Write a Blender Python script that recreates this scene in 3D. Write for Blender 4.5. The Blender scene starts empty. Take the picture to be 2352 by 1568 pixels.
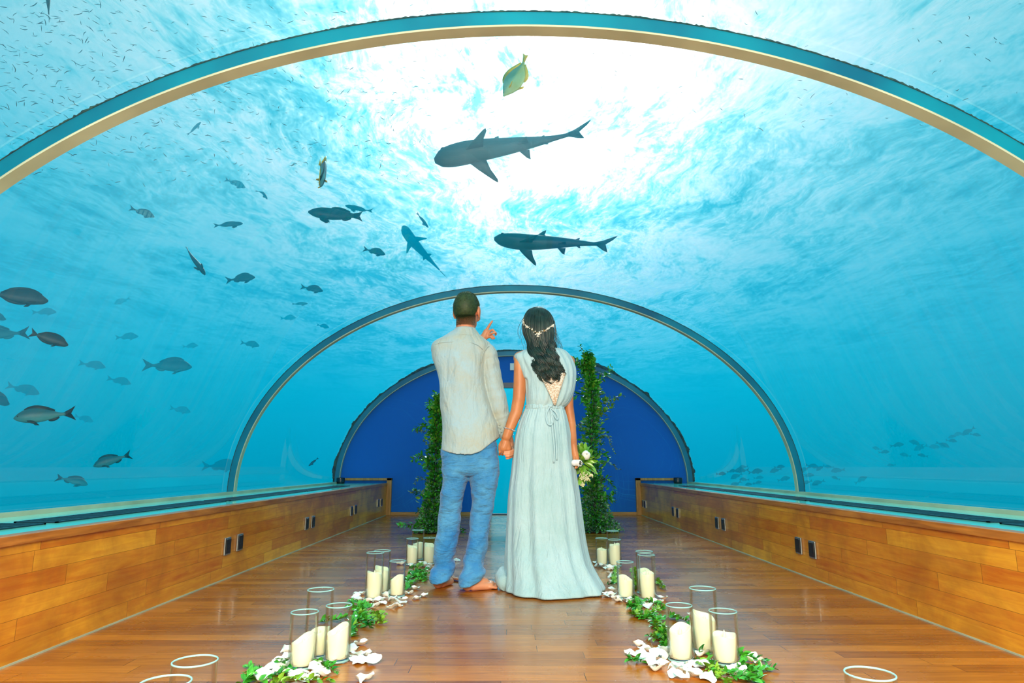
import bpy, bmesh, math, random
import numpy as np
from mathutils import Vector, Matrix, noise
R = math.radians
C = bpy.context.scene.collection
sc = bpy.context.scene

# ------------------------------------------------------------------ camera
FPX, PITCH, YAW, CAMX, CAMZ = 1498.0, 0.1885, 0.0039, -0.0632, 0.6882
cam_d = bpy.data.cameras.new('camera'); cam = bpy.data.objects.new('camera', cam_d); C.objects.link(cam)
cam_d.sensor_fit = 'HORIZONTAL'; cam_d.sensor_width = 36.0; cam_d.lens = 36.0 * FPX / 2352.0
cam_d.clip_start = 0.02; cam_d.clip_end = 300
cam.location = (CAMX, 0, CAMZ); cam.rotation_euler = (math.pi / 2 + PITCH, 0, -YAW)
sc.camera = cam
sc.view_settings.view_transform = 'Standard'; sc.view_settings.look = 'None'
sc.view_settings.exposure = 0.0; sc.view_settings.gamma = 1.0; sc.view_settings.use_curve_mapping = False
sc.cycles.transparent_max_bounces = 24
sc.cycles.max_bounces = 7
sc.cycles.use_adaptive_sampling = True
sc.cycles.adaptive_threshold = 0.025
sc.cycles.volume_bounces = 2
sc.cycles.use_denoising = True
sc.cycles.sample_clamp_indirect = 6.0

def s2l(c):
    return c / 12.92 if c <= 0.04045 else ((c + 0.055) / 1.055) ** 2.4
def rgb(r, g, b, a=1.0):
    return (s2l(r / 255), s2l(g / 255), s2l(b / 255), a)

# ------------------------------------------------------------------ node helpers
class NT:
    def __init__(s, tree): s.t = tree; s.n = tree.nodes; s.l = tree.links
    def new(s, typ, **kw):
        nd = s.n.new(typ)
        for k, v in kw.items():
            if k.startswith('i_'):
                key = k[2:]
                key = int(key) if key.isdigit() else key.replace('_', ' ')
                s.put(nd.inputs[key], v)
            else: setattr(nd, k, v)
        return nd
    def put(s, sock, v):
        if isinstance(v, bpy.types.NodeSocket): s.l.new(v, sock)
        elif isinstance(v, bpy.types.Node): s.l.new(v.outputs[0], sock)
        else: sock.default_value = v
    def math(s, op, a, b=None, c=None, clamp=False):
        nd = s.n.new('ShaderNodeMath'); nd.operation = op; nd.use_clamp = clamp
        s.put(nd.inputs[0], a)
        if b is not None: s.put(nd.inputs[1], b)
        if c is not None: s.put(nd.inputs[2], c)
        return nd.outputs[0]
    def vmath(s, op, a, b=None, out=0):
        nd = s.n.new('ShaderNodeVectorMath'); nd.operation = op
        s.put(nd.inputs[0], a)
        if b is not None: s.put(nd.inputs[1], b)
        return nd.outputs[out]
    def mix(s, f, a, b, blend='MIX'):
        nd = s.n.new('ShaderNodeMix'); nd.data_type = 'RGBA'; nd.blend_type = blend
        s.put(nd.inputs[0], f); s.put(nd.inputs[6], a); s.put(nd.inputs[7], b)
        return nd.outputs[2]
    def ramp(s, f, stops, interp='LINEAR'):
        nd = s.n.new('ShaderNodeValToRGB'); cr = nd.color_ramp; cr.interpolation = interp
        while len(cr.elements) < len(stops): cr.elements.new(0.5)
        for e, (p, c) in zip(cr.elements, stops):
            e.position = p; e.color = c if hasattr(c, '__len__') else (c, c, c, 1)
        s.put(nd.inputs[0], f); return nd.outputs[0]
    def noise(s, vec, scale, detail=3, rough=0.5, dist=0.0):
        nd = s.n.new('ShaderNodeTexNoise'); s.put(nd.inputs['Vector'], vec)
        nd.inputs['Scale'].default_value = scale; nd.inputs['Detail'].default_value = detail
        nd.inputs['Roughness'].default_value = rough; nd.inputs['Distortion'].default_value = dist
        return nd.outputs[0]
    def scale(s, vec, v, loc=(0, 0, 0), rot=(0, 0, 0)):
        nd = s.n.new('ShaderNodeMapping'); s.put(nd.inputs[0], vec)
        nd.inputs[1].default_value = loc; nd.inputs[2].default_value = rot; nd.inputs[3].default_value = v
        return nd.outputs[0]
    def obj(s): return s.n.new('ShaderNodeTexCoord').outputs['Object']

def mat(name):
    m = bpy.data.materials.new(name); m.use_nodes = True; m.node_tree.nodes.clear()
    nt = NT(m.node_tree); nt.out = nt.n.new('ShaderNodeOutputMaterial'); return m, nt
def pbsdf(name, col, rough=0.5, bump=None, **kw):
    """principled material; col is a colour or a function(nt) -> socket; bump is (function(nt)->height, strength, distance)"""
    m, nt = mat(name); b = nt.n.new('ShaderNodeBsdfPrincipled')
    nt.put(b.inputs['Base Color'], col(nt) if callable(col) else col)
    nt.put(b.inputs['Roughness'], rough(nt) if callable(rough) else rough)
    for k, v in kw.items(): nt.put(b.inputs[k.replace('_', ' ')], v)
    if bump:
        bp = nt.n.new('ShaderNodeBump'); nt.put(bp.inputs['Height'], bump[0](nt))
        bp.inputs['Strength'].default_value = bump[1]; bp.inputs['Distance'].default_value = bump[2]
        nt.l.new(bp.outputs[0], b.inputs['Normal'])
    nt.l.new(b.outputs[0], nt.out.inputs[0]); return m

# ------------------------------------------------------------------ daylight: the sky seen up through the sea, sun high ahead
SUN_EL, SUN_AZ = R(33.0), R(1.5)
SUN_DIR = Vector((math.sin(SUN_AZ) * math.cos(SUN_EL), math.cos(SUN_AZ) * math.cos(SUN_EL), math.sin(SUN_EL)))
world = bpy.data.worlds.new('underwater_daylight'); sc.world = world; world.use_nodes = True
wt = NT(world.node_tree); wt.n.clear()
geo = wt.n.new('ShaderNodeTexCoord').outputs['Generated']
nrm = wt.vmath('NORMALIZE', geo)
sep = wt.n.new('ShaderNodeSeparateXYZ'); wt.put(sep.inputs[0], nrm)
up = sep.outputs[2]
base = wt.ramp(wt.math('MULTIPLY_ADD', up, 0.5, 0.5), [
    (0.0, rgb(0, 110, 150)), (0.42, rgb(0, 158, 210)), (0.50, rgb(0, 182, 236)), (0.56, rgb(0, 196, 248)),
    (0.66, rgb(110, 214, 234)), (0.78, rgb(186, 236, 240)), (1.0, rgb(212, 242, 242))])
dt = wt.math('MAXIMUM', wt.vmath('DOT_PRODUCT', nrm, tuple(SUN_DIR), 1), 0.0)
glow1 = wt.math('MULTIPLY', wt.math('POWER', dt, 13.0), 1.6)
glow2 = wt.math('MULTIPLY', wt.math('POWER', dt, 60.0), 5.0)
gate = wt.math('SMOOTHSTEP', up, 0.0, 0.3) if False else wt.math('MULTIPLY_ADD', up, 6.0, 0.0, clamp=True)
gl = wt.math('MULTIPLY', wt.math('ADD', glow1, glow2), gate)
glc = wt.n.new('ShaderNodeCombineColor')
wt.put(glc.inputs[0], wt.math('MULTIPLY', gl, 1.55)); wt.put(glc.inputs[1], gl); wt.put(glc.inputs[2], wt.math('MULTIPLY', gl, 0.92))
wcol = wt.mix(1.0, base, glc.outputs[0], 'ADD')
bg = wt.n.new('ShaderNodeBackground'); wt.put(bg.inputs[0], wcol); bg.inputs[1].default_value = 0.95
wo = wt.n.new('ShaderNodeOutputWorld'); wt.l.new(bg.outputs[0], wo.inputs[0])
sun_d = bpy.data.lights.new('sun', 'SUN'); sun_d.energy = 1.7; sun_d.angle = R(9); sun_d.color = (1.0, 0.93, 0.95)
sun = bpy.data.objects.new('sun', sun_d); C.objects.link(sun)
sun.rotation_euler = (-SUN_DIR).to_track_quat('-Z', 'Y').to_euler()
# the photographer's warm soft light, high at the entrance end
fl_d = bpy.data.lights.new('entrance_light', 'AREA'); fl_d.shape = 'RECTANGLE'; fl_d.size = 2.4; fl_d.size_y = 0.9
fl_d.energy = 285; fl_d.color = (1.0, 0.83, 0.62)
fl = bpy.data.objects.new('entrance_light', fl_d); C.objects.link(fl)
fl.location = (0.0, -0.75, 1.85); fl.rotation_euler = (Vector((0, 1.3, 0.0)) - Vector(fl.location)).to_track_quat('-Z', 'Y').to_euler()

# ------------------------------------------------------------------ measuring helpers
_cp, _sp = math.cos(PITCH), math.sin(PITCH)
def ray(px, py):
    dx = (px - 1176) / FPX; du = (784 - py) / FPX
    y = _cp - du * _sp; z = _sp + du * _cp
    return Vector((dx * math.cos(YAW) + y * math.sin(YAW), -dx * math.sin(YAW) + y * math.cos(YAW), z))
CAM = Vector((CAMX, 0, CAMZ))
def on_floor(px, py, z=0.0):
    d = ray(px, py); t = (z - CAMZ) / d.z; return CAM + d * t
def at_y(px, py, Y):
    d = ray(px, py); return CAM + d * (Y / d.y)
def at_d(px, py, dist):
    return CAM + ray(px, py).normalized() * dist
def proj(p):
    x, y, z = p[0] - CAMX, p[1], p[2] - CAMZ
    x, y = x * math.cos(YAW) - y * math.sin(YAW), x * math.sin(YAW) + y * math.cos(YAW)
    d = y * _cp + z * _sp; u = -y * _sp + z * _cp
    return 1176 + FPX * x / d, 784 - FPX * u / d

# ------------------------------------------------------------------ mesh helpers
class MB:
    def __init__(s): s.v = []; s.f = []; s.m = []; s.smooth = []
    def add(s, verts, faces, mi=0, smooth=True):
        o = len(s.v); s.v += [tuple(p) for p in verts]
        for f in faces:
            s.f.append([i + o for i in f]); s.m.append(mi); s.smooth.append(smooth)
        return s
    def box(s, lo, hi, mi=0):
        x0, y0, z0 = lo; x1, y1, z1 = hi
        v = [(x0, y0, z0), (x1, y0, z0), (x1, y1, z0), (x0, y1, z0), (x0, y0, z1), (x1, y0, z1), (x1, y1, z1), (x0, y1, z1)]
        return s.add(v, [(3, 2, 1, 0), (4, 5, 6, 7), (0, 1, 5, 4), (1, 2, 6, 5), (2, 3, 7, 6), (3, 0, 4, 7)], mi, False)
    def loft(s, rings, mi=0, cap=True, smooth=True, closed=True):
        n = len(rings[0]); v = []; f = []
        for r in rings: v += list(r)
        for i in range(len(rings) - 1):
            for j in range(n if closed else n - 1):
                k = (j + 1) % n
                f.append((i * n + j, i * n + k, (i + 1) * n + k, (i + 1) * n + j))
        if cap and closed:
            f.append(tuple(range(n - 1, -1, -1))); f.append(tuple((len(rings) - 1) * n + j for j in range(n)))
        return s.add(v, f, mi, smooth)
    def tube(s, pts, radii, n=10, mi=0, flat=1.0, cap=True, up=Vector((0, 0, 1))):
        pts = [Vector(p) for p in pts]
        if not hasattr(radii, '__len__'): radii = [radii] * len(pts)
        rings = []
        prev = None
        for i, p in enumerate(pts):
            a = pts[max(0, i - 1)]; b = pts[min(len(pts) - 1, i + 1)]
            t = (b - a).normalized() if (b - a).length > 1e-9 else Vector((0, 0, 1))
            if prev is None:
                u = up if abs(t.dot(up)) < 0.95 else Vector((0, 1, 0))
                prev = (u - t * u.dot(t)).normalized()
            prev = (prev - t * prev.dot(t)).normalized(); w = t.cross(prev)
            r = radii[i]
            rings.append([p + prev * (math.cos(2 * math.pi * k / n) * r * flat) + w * (math.sin(2 * math.pi * k / n) * r) for k in range(n)])
        return s.loft(rings, mi, cap)
    def ball(s, c, r, n=12, m=8, mi=0, rot=None):
        c = Vector(c); r = (r, r, r) if not hasattr(r, '__len__') else r
        v = [Vector((0, 0, r[2]))]; f = []
        for i in range(1, m):
            a = math.pi * i / m
            for j in range(n):
                b = 2 * math.pi * j / n
                v.append(Vector((r[0] * math.sin(a) * math.cos(b), r[1] * math.sin(a) * math.sin(b), r[2] * math.cos(a))))
        v.append(Vector((0, 0, -r[2]))); L = len(v) - 1
        for j in range(n):
            f.append((0, 1 + j, 1 + (j + 1) % n)); f.append((L, L - n + (j + 1) % n, L - n + j))
        for i in range(m - 2):
            for j in range(n):
                a = 1 + i * n + j; b = 1 + i * n + (j + 1) % n
                f.append((a, a + n, b + n, b))
        if rot is not None: v = [rot @ p for p in v]
        return s.add([p + c for p in v], f, mi)
    def capsule(s, a, b, ra, rb, n=12, mi=0):
        a, b = Vector(a), Vector(b); t = (b - a).normalized(); pts = []; rad = []
        for k in (0.02, 0.3, 0.6, 0.85):
            pts.append(a - t * ra * math.cos(k * math.pi / 2)); rad.append(ra * math.sin(k * math.pi / 2))
        pts.append(a); rad.append(ra); pts.append(b); rad.append(rb)
        for k in (0.85, 0.6, 0.3, 0.02):
            pts.append(b + t * rb * math.cos(k * math.pi / 2)); rad.append(rb * math.sin(k * math.pi / 2))
        return s.tube(pts, rad, n, mi)
    def mesh(s, name, mats):
        me = bpy.data.meshes.new(name); me.from_pydata([tuple(v) for v in s.v], [], s.f)
        for m in (mats if isinstance(mats, (list, tuple)) else [mats]): me.materials.append(m)
        me.polygons.foreach_set('material_index', s.m); me.polygons.foreach_set('use_smooth', s.smooth)
        me.validate(); me.update(); return me
    def obj(s, name, mats, parent=None, loc=None):
        o = bpy.data.objects.new(name, s.mesh(name, mats)); C.objects.link(o)
        if parent is not None: o.parent = parent
        if loc is not None: o.location = loc
        return o

def tag(o, label=None, cat=None, group=None, kind=None):
    if label: o['label'] = label
    if cat: o['category'] = cat
    if group: o['group'] = group
    if kind: o['kind'] = kind
    return o
def empty(name, loc=(0, 0, 0), rz=0.0):
    o = bpy.data.objects.new(name, None); C.objects.link(o); o.location = loc; o.rotation_euler = (0, 0, rz)
    o.empty_display_size = 0.1; return o
def struct(mb, name, mats, parent=None, label=None):
    o = mb.obj(name, mats, parent)
    if parent is None: o['kind'] = 'structure'
    if label: o['label'] = label
    return o
def bevel(o, w, seg=2):
    m = o.modifiers.new('bevel', 'BEVEL'); m.width = w; m.segments = seg; m.limit_method = 'ANGLE'; return o
def fuse(o, voxel, smooth=6, factor=0.5):
    m = o.modifiers.new('remesh', 'REMESH'); m.mode = 'VOXEL'; m.voxel_size = voxel; m.use_smooth_shade = True
    if smooth:
        m = o.modifiers.new('smooth', 'SMOOTH'); m.factor = factor; m.iterations = smooth
    return o
def copy_tree(o, parent=None):
    c = o.copy(); C.objects.link(c)
    if parent is not None: c.parent = parent
    for ch in list(o.children): copy_tree(ch, c)
    return c
# ------------------------------------------------------------------ tunnel dimensions (metres)
W, SZ, TZ = 2.5, 0.464, 2.2975          # half width at the sill, sill height, crown height
Y1, Y2, Y3 = 2.162, 5.919, 9.584        # the three ribs; the last meets the blue end wall
BW, BZ = 1.82, 0.444                    # low timber walls
YB = -2.6
def arc(t, dr=0.0, y=0.0):
    """point on the vault, t in 0..1 from right springing to left, dr = offset outward"""
    a = math.pi * t
    x, z = W * math.cos(a), (TZ - SZ) * math.sin(a)
    nx, nz = math.cos(a) / W, math.sin(a) / (TZ - SZ); l = math.hypot(nx, nz)
    return (x + dr * nx / l, y, SZ + z + dr * nz / l)

# ------------------------------------------------------------------ materials
def wood_planks(nt, along, across, w, length, c_lo, c_hi, seamc, vert=None):
    """planks: 'along' and 'across' coordinate sockets"""
    row = nt.math('FLOOR', nt.math('DIVIDE', across, w))
    wn = nt.n.new('ShaderNodeTexWhiteNoise'); wn.noise_dimensions = '1D'; nt.put(wn.inputs['W'], row)
    sh = nt.math('MULTIPLY', wn.outputs[0], 7.31)
    col = nt.math('FLOOR', nt.math('ADD', nt.math('DIVIDE', along, length), sh))
    wn2 = nt.n.new('ShaderNodeTexWhiteNoise'); wn2.noise_dimensions = '2D'
    cv = nt.n.new('ShaderNodeCombineXYZ'); nt.put(cv.inputs[0], row); nt.put(cv.inputs[1], col); nt.put(wn2.inputs['Vector'], cv.outputs[0])
    fx = nt.math('FRACT', nt.math('ADD', nt.math('DIVIDE', along, length), sh)); fy = nt.math('FRACT', nt.math('DIVIDE', across, w))
    gv = nt.n.new('ShaderNodeCombineXYZ')
    nt.put(gv.inputs[0], nt.math('MULTIPLY', along, 1.3)); nt.put(gv.inputs[1], nt.math('MULTIPLY', across, 18.0)); nt.put(gv.inputs[2], nt.math('MULTIPLY', wn2.outputs[0], 37.0))
    g = nt.noise(gv.outputs[0], 2.2, 6, 0.62, 0.9)
    gv2 = nt.n.new('ShaderNodeCombineXYZ')
    nt.put(gv2.inputs[0], nt.math('MULTIPLY', along, 4.0)); nt.put(gv2.inputs[1], nt.math('MULTIPLY', across, 12.0)); nt.put(gv2.inputs[2], nt.math('MULTIPLY', wn2.outputs[0], 11.0))
    g2 = nt.noise(gv2.outputs[0], 1.1, 4, 0.6, 1.6)
    v = nt.math('ADD', nt.math('MULTIPLY', g, 0.75), nt.math('ADD', nt.math('MULTIPLY', wn2.outputs[0], 0.42), nt.math('MULTIPLY', g2, 0.4)))
    c = nt.ramp(nt.math('SUBTRACT', v, 0.38), [(0.05, c_lo), (0.42, tuple((a + b) / 2 for a, b in zip(c_lo, c_hi))), (0.75, c_hi)])
    sx = nt.math('LESS_THAN', fx, 0.003); sy = nt.math('LESS_THAN', fy, 0.022)
    seam = nt.math('MAXIMUM', sx, sy)
    return nt.mix(nt.math('MULTIPLY', seam, 0.75), c, seamc), seam
def floor_mat():
    m, nt = mat('polished_floor_boards')
    sp = nt.n.new('ShaderNodeSeparateXYZ'); nt.put(sp.inputs[0], nt.obj())
    c, seam = wood_planks(nt, sp.outputs[0], sp.outputs[1], 0.085, 0.95, rgb(126, 60, 8), rgb(212, 128, 36), rgb(70, 34, 6))
    b = nt.n.new('ShaderNodeBsdfPrincipled'); nt.put(b.inputs['Base Color'], c)
    n = nt.noise(nt.obj(), 3.0, 4, 0.6)
    nt.put(b.inputs['Roughness'], nt.math('MULTIPLY_ADD', n, 0.26, 0.14))
    b.inputs['Coat Weight'].default_value = 0.18; b.inputs['Coat Roughness'].default_value = 0.06
    bp = nt.n.new('ShaderNodeBump'); bp.inputs['Strength'].default_value = 0.12; bp.inputs['Distance'].default_value = 0.004
    nt.put(bp.inputs['Height'], nt.math('ADD', nt.noise(nt.scale(nt.obj(), (2.5, 22, 1)), 3.0, 3), nt.math('MULTIPLY', seam, -0.6)))
    nt.l.new(bp.outputs[0], b.inputs['Normal']); nt.l.new(b.outputs[0], nt.out.inputs[0]); return m
def wall_mat():
    m, nt = mat('honey_timber_cladding')
    sp = nt.n.new('ShaderNodeSeparateXYZ'); nt.put(sp.inputs[0], nt.obj())
    c, seam = wood_planks(nt, sp.outputs[1], sp.outputs[2], 0.076, 0.85, rgb(204, 98, 2), rgb(255, 184, 44), rgb(110, 50, 4))
    blot = nt.noise(nt.obj(), 2.6, 5, 0.6, 0.6)
    c = nt.mix(nt.ramp(blot, [(0.42, 0.0), (0.66, 0.55)]), c, rgb(156, 82, 10))
    b = nt.n.new('ShaderNodeBsdfPrincipled'); nt.put(b.inputs['Base Color'], c); b.inputs['Roughness'].default_value = 0.32
    b.inputs['Coat Weight'].default_value = 0.2; b.inputs['Coat Roughness'].default_value = 0.12
    nt.l.new(b.outputs[0], nt.out.inputs[0]); return m
def trim_wood(name, lo, hi, ax=1):
    def col(nt):
        s = [14, 14, 14]; s[ax] = 1.2
        n = nt.noise(nt.scale(nt.obj(), tuple(s)), 2.5, 5, 0.6, 0.7)
        return nt.ramp(n, [(0.3, lo), (0.7, hi)])
    return pbsdf(name, col, 0.3)
M_FLOOR, M_WALL = floor_mat(), wall_mat()
M_TRIM = trim_wood('oiled_timber_edge', rgb(150, 82, 24), rgb(214, 136, 52))
M_TRIMX = trim_wood('pale_timber_frame', rgb(150, 100, 46), rgb(205, 150, 82), 0)
M_TRIMZ = trim_wood('pale_timber_post', rgb(150, 100, 46), rgb(205, 150, 82), 2)
def blue_mat():
    m, nt = mat('scuffed_blue_board')
    p = nt.obj(); sp = nt.n.new('ShaderNodeSeparateXYZ'); nt.put(sp.inputs[0], p)
    total = None
    for cx, cz, rr, wdt in ((-1.9, 0.85, 0.95, .02), (1.75, 0.85, 0.75, .03), (0.15, 0.4, 1.45, .05), (-0.3, 0.4, 1.25, .03), (0.5, 0.2, 1.1, .02)):
        dx = nt.math('SUBTRACT', sp.outputs[0], cx); dz = nt.math('SUBTRACT', sp.outputs[2], cz)
        n = nt.noise(p, 1.6, 2); d = nt.math('ADD', nt.math('SQRT', nt.math('ADD', nt.math('MULTIPLY', dx, dx), nt.math('MULTIPLY', dz, dz))), nt.math('MULTIPLY', n, 0.35))
        cv = nt.n.new('ShaderNodeCombineXYZ'); nt.put(cv.inputs[0], nt.math('MULTIPLY', d, 30)); nt.put(cv.inputs[1], sp.outputs[2])
        st = nt.ramp(nt.noise(cv.outputs[0], 1.6, 5, 0.75), [(0.55, 0.0), (0.75, 1.0)])
        fall = nt.math('SUBTRACT', 1.0, nt.math('DIVIDE', nt.math('ABSOLUTE', nt.math('SUBTRACT', d, rr)), wdt * 11), clamp=True)
        a = nt.math('MULTIPLY', st, fall); total = a if total is None else nt.math('MAXIMUM', total, a)
    low = nt.ramp(sp.outputs[2], [(0.2, 1.0), (0.95, 0.35)])
    c = nt.mix(nt.math('MULTIPLY', nt.math('MULTIPLY', total, low), 0.85), rgb(0, 104, 200), rgb(40, 170, 245))
    b = nt.n.new('ShaderNodeBsdfPrincipled'); nt.put(b.inputs['Base Color'], c); b.inputs['Roughness'].default_value = 0.6; b.inputs['Specular IOR Level'].default_value = 0.2
    nt.l.new(b.outputs[0], nt.out.inputs[0]); return m
M_BLUE = blue_mat()
M_STEEL = pbsdf('sea_worn_steel', lambda nt: nt.ramp(nt.noise(nt.obj(), 1.5, 4), [(0.35, rgb(0, 96, 128)), (0.65, rgb(0, 140, 165))]), 0.35)
M_ALGAE = pbsdf('dark_algae_crust', lambda nt: nt.ramp(nt.noise(nt.obj(), 22, 4), [(0.35, rgb(14, 34, 38)), (0.65, rgb(60, 84, 60))]), 0.9)
M_GASKET = pbsdf('cream_sealant', lambda nt: nt.ramp(nt.noise(nt.obj(), 4, 3), [(0.3, rgb(166, 172, 146)), (0.7, rgb(192, 198, 170))]), 0.5)
M_SILL = pbsdf('pale_gloss_sill_sea_reflection', rgb(130, 240, 215), 0.12)  # white sill with the sea's turquoise reflection put into its base colour
M_BLACK = pbsdf('black_plastic', rgb(20, 22, 26), 0.35)
M_GRILLE = pbsdf('dark_grille_metal', rgb(22, 48, 62), 0.35, Metallic=0.3)
M_CHROME = pbsdf('brushed_socket_frame', rgb(170, 178, 180), 0.25, Metallic=0.9)
M_WHITE = pbsdf('white_panel', rgb(235, 238, 240), 0.4)
def thin_glass(name, tint, edge, spec=0.9, rough=0.0, ior=1.45):
    m, nt = mat(name)
    lw = nt.n.new('ShaderNodeLayerWeight'); lw.inputs[0].default_value = 0.35
    tr = nt.n.new('ShaderNodeBsdfTransparent'); nt.put(tr.inputs[0], nt.mix(nt.math('POWER', lw.outputs['Facing'], 5.0), tint, edge))
    gl = nt.n.new('ShaderNodeBsdfGlossy'); gl.inputs['Roughness'].default_value = rough
    fr = nt.n.new('ShaderNodeFresnel'); fr.inputs[0].default_value = ior
    mx = nt.n.new('ShaderNodeMixShader'); nt.put(mx.inputs[0], nt.math('MULTIPLY', fr.outputs[0], spec))
    nt.l.new(tr.outputs[0], mx.inputs[1]); nt.l.new(gl.outputs[0], mx.inputs[2]); nt.l.new(mx.outputs[0], nt.out.inputs[0]); return m
M_ACRYLIC = thin_glass('clear_acrylic', (0.99, 1, 1, 1), (0.96, 0.99, 1, 1), 0.14)
M_DOORGLASS = thin_glass('door_glass', (0.93, 0.99, 0.99, 1), (0.8, 0.95, 0.95, 1), 0.12)
M_VASE = thin_glass('clear_vase_glass', (0.985, 0.997, 0.995, 1), (0.74, 0.95, 0.95, 1), 0.5, 0.0, 1.2)
M_RIM = pbsdf('pale_rim_highlight_glass', rgb(170, 232, 232), 0.08, Alpha=0.62)  # pale cyan colour paints in the bright highlight along the glass rim

# ------------------------------------------------------------------ sea: volume, surface, seabed
H_SEA = 4.1
def water():
    mb = MB(); X, YN, YF, ZB, ZT = 34, -8.0, 42, -5.0, H_SEA + 1.2
    n = 48; ya, yb = YB - 0.3, Y3 + 0.14
    prof = lambda y: [(p[0], y, p[2]) for p in [arc(i / n, 0.065) for i in range(n + 1)]] + [(-W - 0.08, y, -0.3), (W + 0.08, y, -0.3)]
    a, b = prof(ya), prof(yb); k = len(a)
    mb.add(a + b, [(i, (i + 1) % k, k + (i + 1) % k, k + i) for i in range(k)] + [tuple(range(k)), tuple(range(2 * k - 1, k - 1, -1))], 0, False)
    cen = Vector((0, (ya + yb) / 2, 0.8))
    for i, f in enumerate(mb.f):            # inner faces look into the dry tunnel
        q = [Vector(mb.v[j]) for j in f[:40:max(1, len(f) // 4)]]; c = sum(q, Vector()) / len(q); nn = (q[1] - q[0]).cross(q[2] - q[1])
        if nn.dot(cen - c) < 0: mb.f[i] = f[::-1]
    v = [(-X, YN, ZB), (X, YN, ZB), (X, YF, ZB), (-X, YF, ZB), (-X, YN, ZT), (X, YN, ZT), (X, YF, ZT), (-X, YF, ZT)]
    mb.add(v, [(3, 2, 1, 0), (4, 5, 6, 7), (0, 1, 5, 4), (1, 2, 6, 5), (2, 3, 7, 6), (3, 0, 4, 7)], 0, False)
    m, nt = mat('turquoise_sea_water')
    sca = nt.n.new('ShaderNodeVolumeScatter'); sca.inputs['Color'].default_value = (0.0, 0.74, 1.0, 1); sca.inputs['Density'].default_value = 0.11; sca.inputs['Anisotropy'].default_value = 0.35
    ab = nt.n.new('ShaderNodeVolumeAbsorption'); ab.inputs['Color'].default_value = (0.0, 0.80, 1.0, 1); ab.inputs['Density'].default_value = 0.11
    ad = nt.n.new('ShaderNodeAddShader'); nt.l.new(sca.outputs[0], ad.inputs[0]); nt.l.new(ab.outputs[0], ad.inputs[1])
    nt.l.new(ad.outputs[0], nt.out.inputs['Volume'])
    o = mb.obj('sea_water', m); tag(o, 'turquoise sea water all around the glass tunnel', 'water', kind='structure'); return o
water()
def sea_surface():
    n = 150; xs = np.linspace(-33, 33, n); ys = np.linspace(-7.5, 41.5, n); v = []; f = []
    for j in range(n):
        for i in range(n):
            x, y = xs[i], ys[j]
            z = H_SEA + 0.16 * noise.noise(Vector((x * 0.5, y * 0.35, 0))) + 0.06 * noise.noise(Vector((x * 1.4, y * 1.1, 3)))
            v.append((x, y, z))
    for j in range(n - 1):
        for i in range(n - 1): f.append((j * n + i, j * n + i + 1, (j + 1) * n + i + 1, (j + 1) * n + i))
    m, nt = mat('rippled_sea_surface')
    p = nt.obj()
    wv = nt.n.new('ShaderNodeVectorMath'); wv.operation = 'ADD'
    nz = nt.n.new('ShaderNodeTexNoise'); nt.put(nz.inputs['Vector'], p); nz.inputs['Scale'].default_value = 0.5; nz.inputs['Detail'].default_value = 3
    off = nt.vmath('SCALE', nz.outputs['Color']); off.node.inputs[3].default_value = 1.0
    nt.put(wv.inputs[0], p); nt.put(wv.inputs[1], off); q = wv.outputs[0]
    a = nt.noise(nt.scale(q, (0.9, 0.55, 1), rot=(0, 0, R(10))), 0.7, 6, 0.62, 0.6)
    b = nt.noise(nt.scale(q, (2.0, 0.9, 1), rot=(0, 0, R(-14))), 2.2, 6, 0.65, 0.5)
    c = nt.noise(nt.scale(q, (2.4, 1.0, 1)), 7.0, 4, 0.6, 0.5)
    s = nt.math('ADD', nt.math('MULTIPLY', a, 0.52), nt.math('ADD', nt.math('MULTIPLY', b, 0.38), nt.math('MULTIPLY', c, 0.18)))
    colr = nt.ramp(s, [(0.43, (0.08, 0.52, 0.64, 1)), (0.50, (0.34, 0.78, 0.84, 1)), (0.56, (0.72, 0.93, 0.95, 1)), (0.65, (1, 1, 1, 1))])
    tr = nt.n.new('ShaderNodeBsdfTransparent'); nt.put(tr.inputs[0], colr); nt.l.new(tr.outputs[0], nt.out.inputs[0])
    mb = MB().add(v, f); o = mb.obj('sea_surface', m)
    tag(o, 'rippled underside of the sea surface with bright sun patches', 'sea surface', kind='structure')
sea_surface()
def seabed():
    n = 110; xs = np.linspace(-33, 33, n); ys = np.linspace(-7.5, 41.5, n); v = []; f = []
    for j in range(n):
        for i in range(n):
            x, y = xs[i], ys[j]
            z = -2.6 + 0.5 * noise.noise(Vector((x * 0.12, y * 0.12, 5))) + 0.12 * noise.noise(Vector((x * 0.9, y * 0.9, 1)))
            v.append((x, y, z))
    for j in range(n - 1):
        for i in range(n - 1): f.append((j * n + i, j * n + i + 1, (j + 1) * n + i + 1, (j + 1) * n + i))
    m = pbsdf('sandy_seabed', lambda nt: nt.ramp(nt.noise(nt.obj(), 0.6, 6, 0.65), [(0.4, rgb(60, 92, 84)), (0.62, rgb(178, 186, 160))]), 0.9)
    tag(MB().add(v, f).obj('seabed', m), 'sandy seabed below the tunnel', 'seabed', kind='structure')
seabed()

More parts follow.
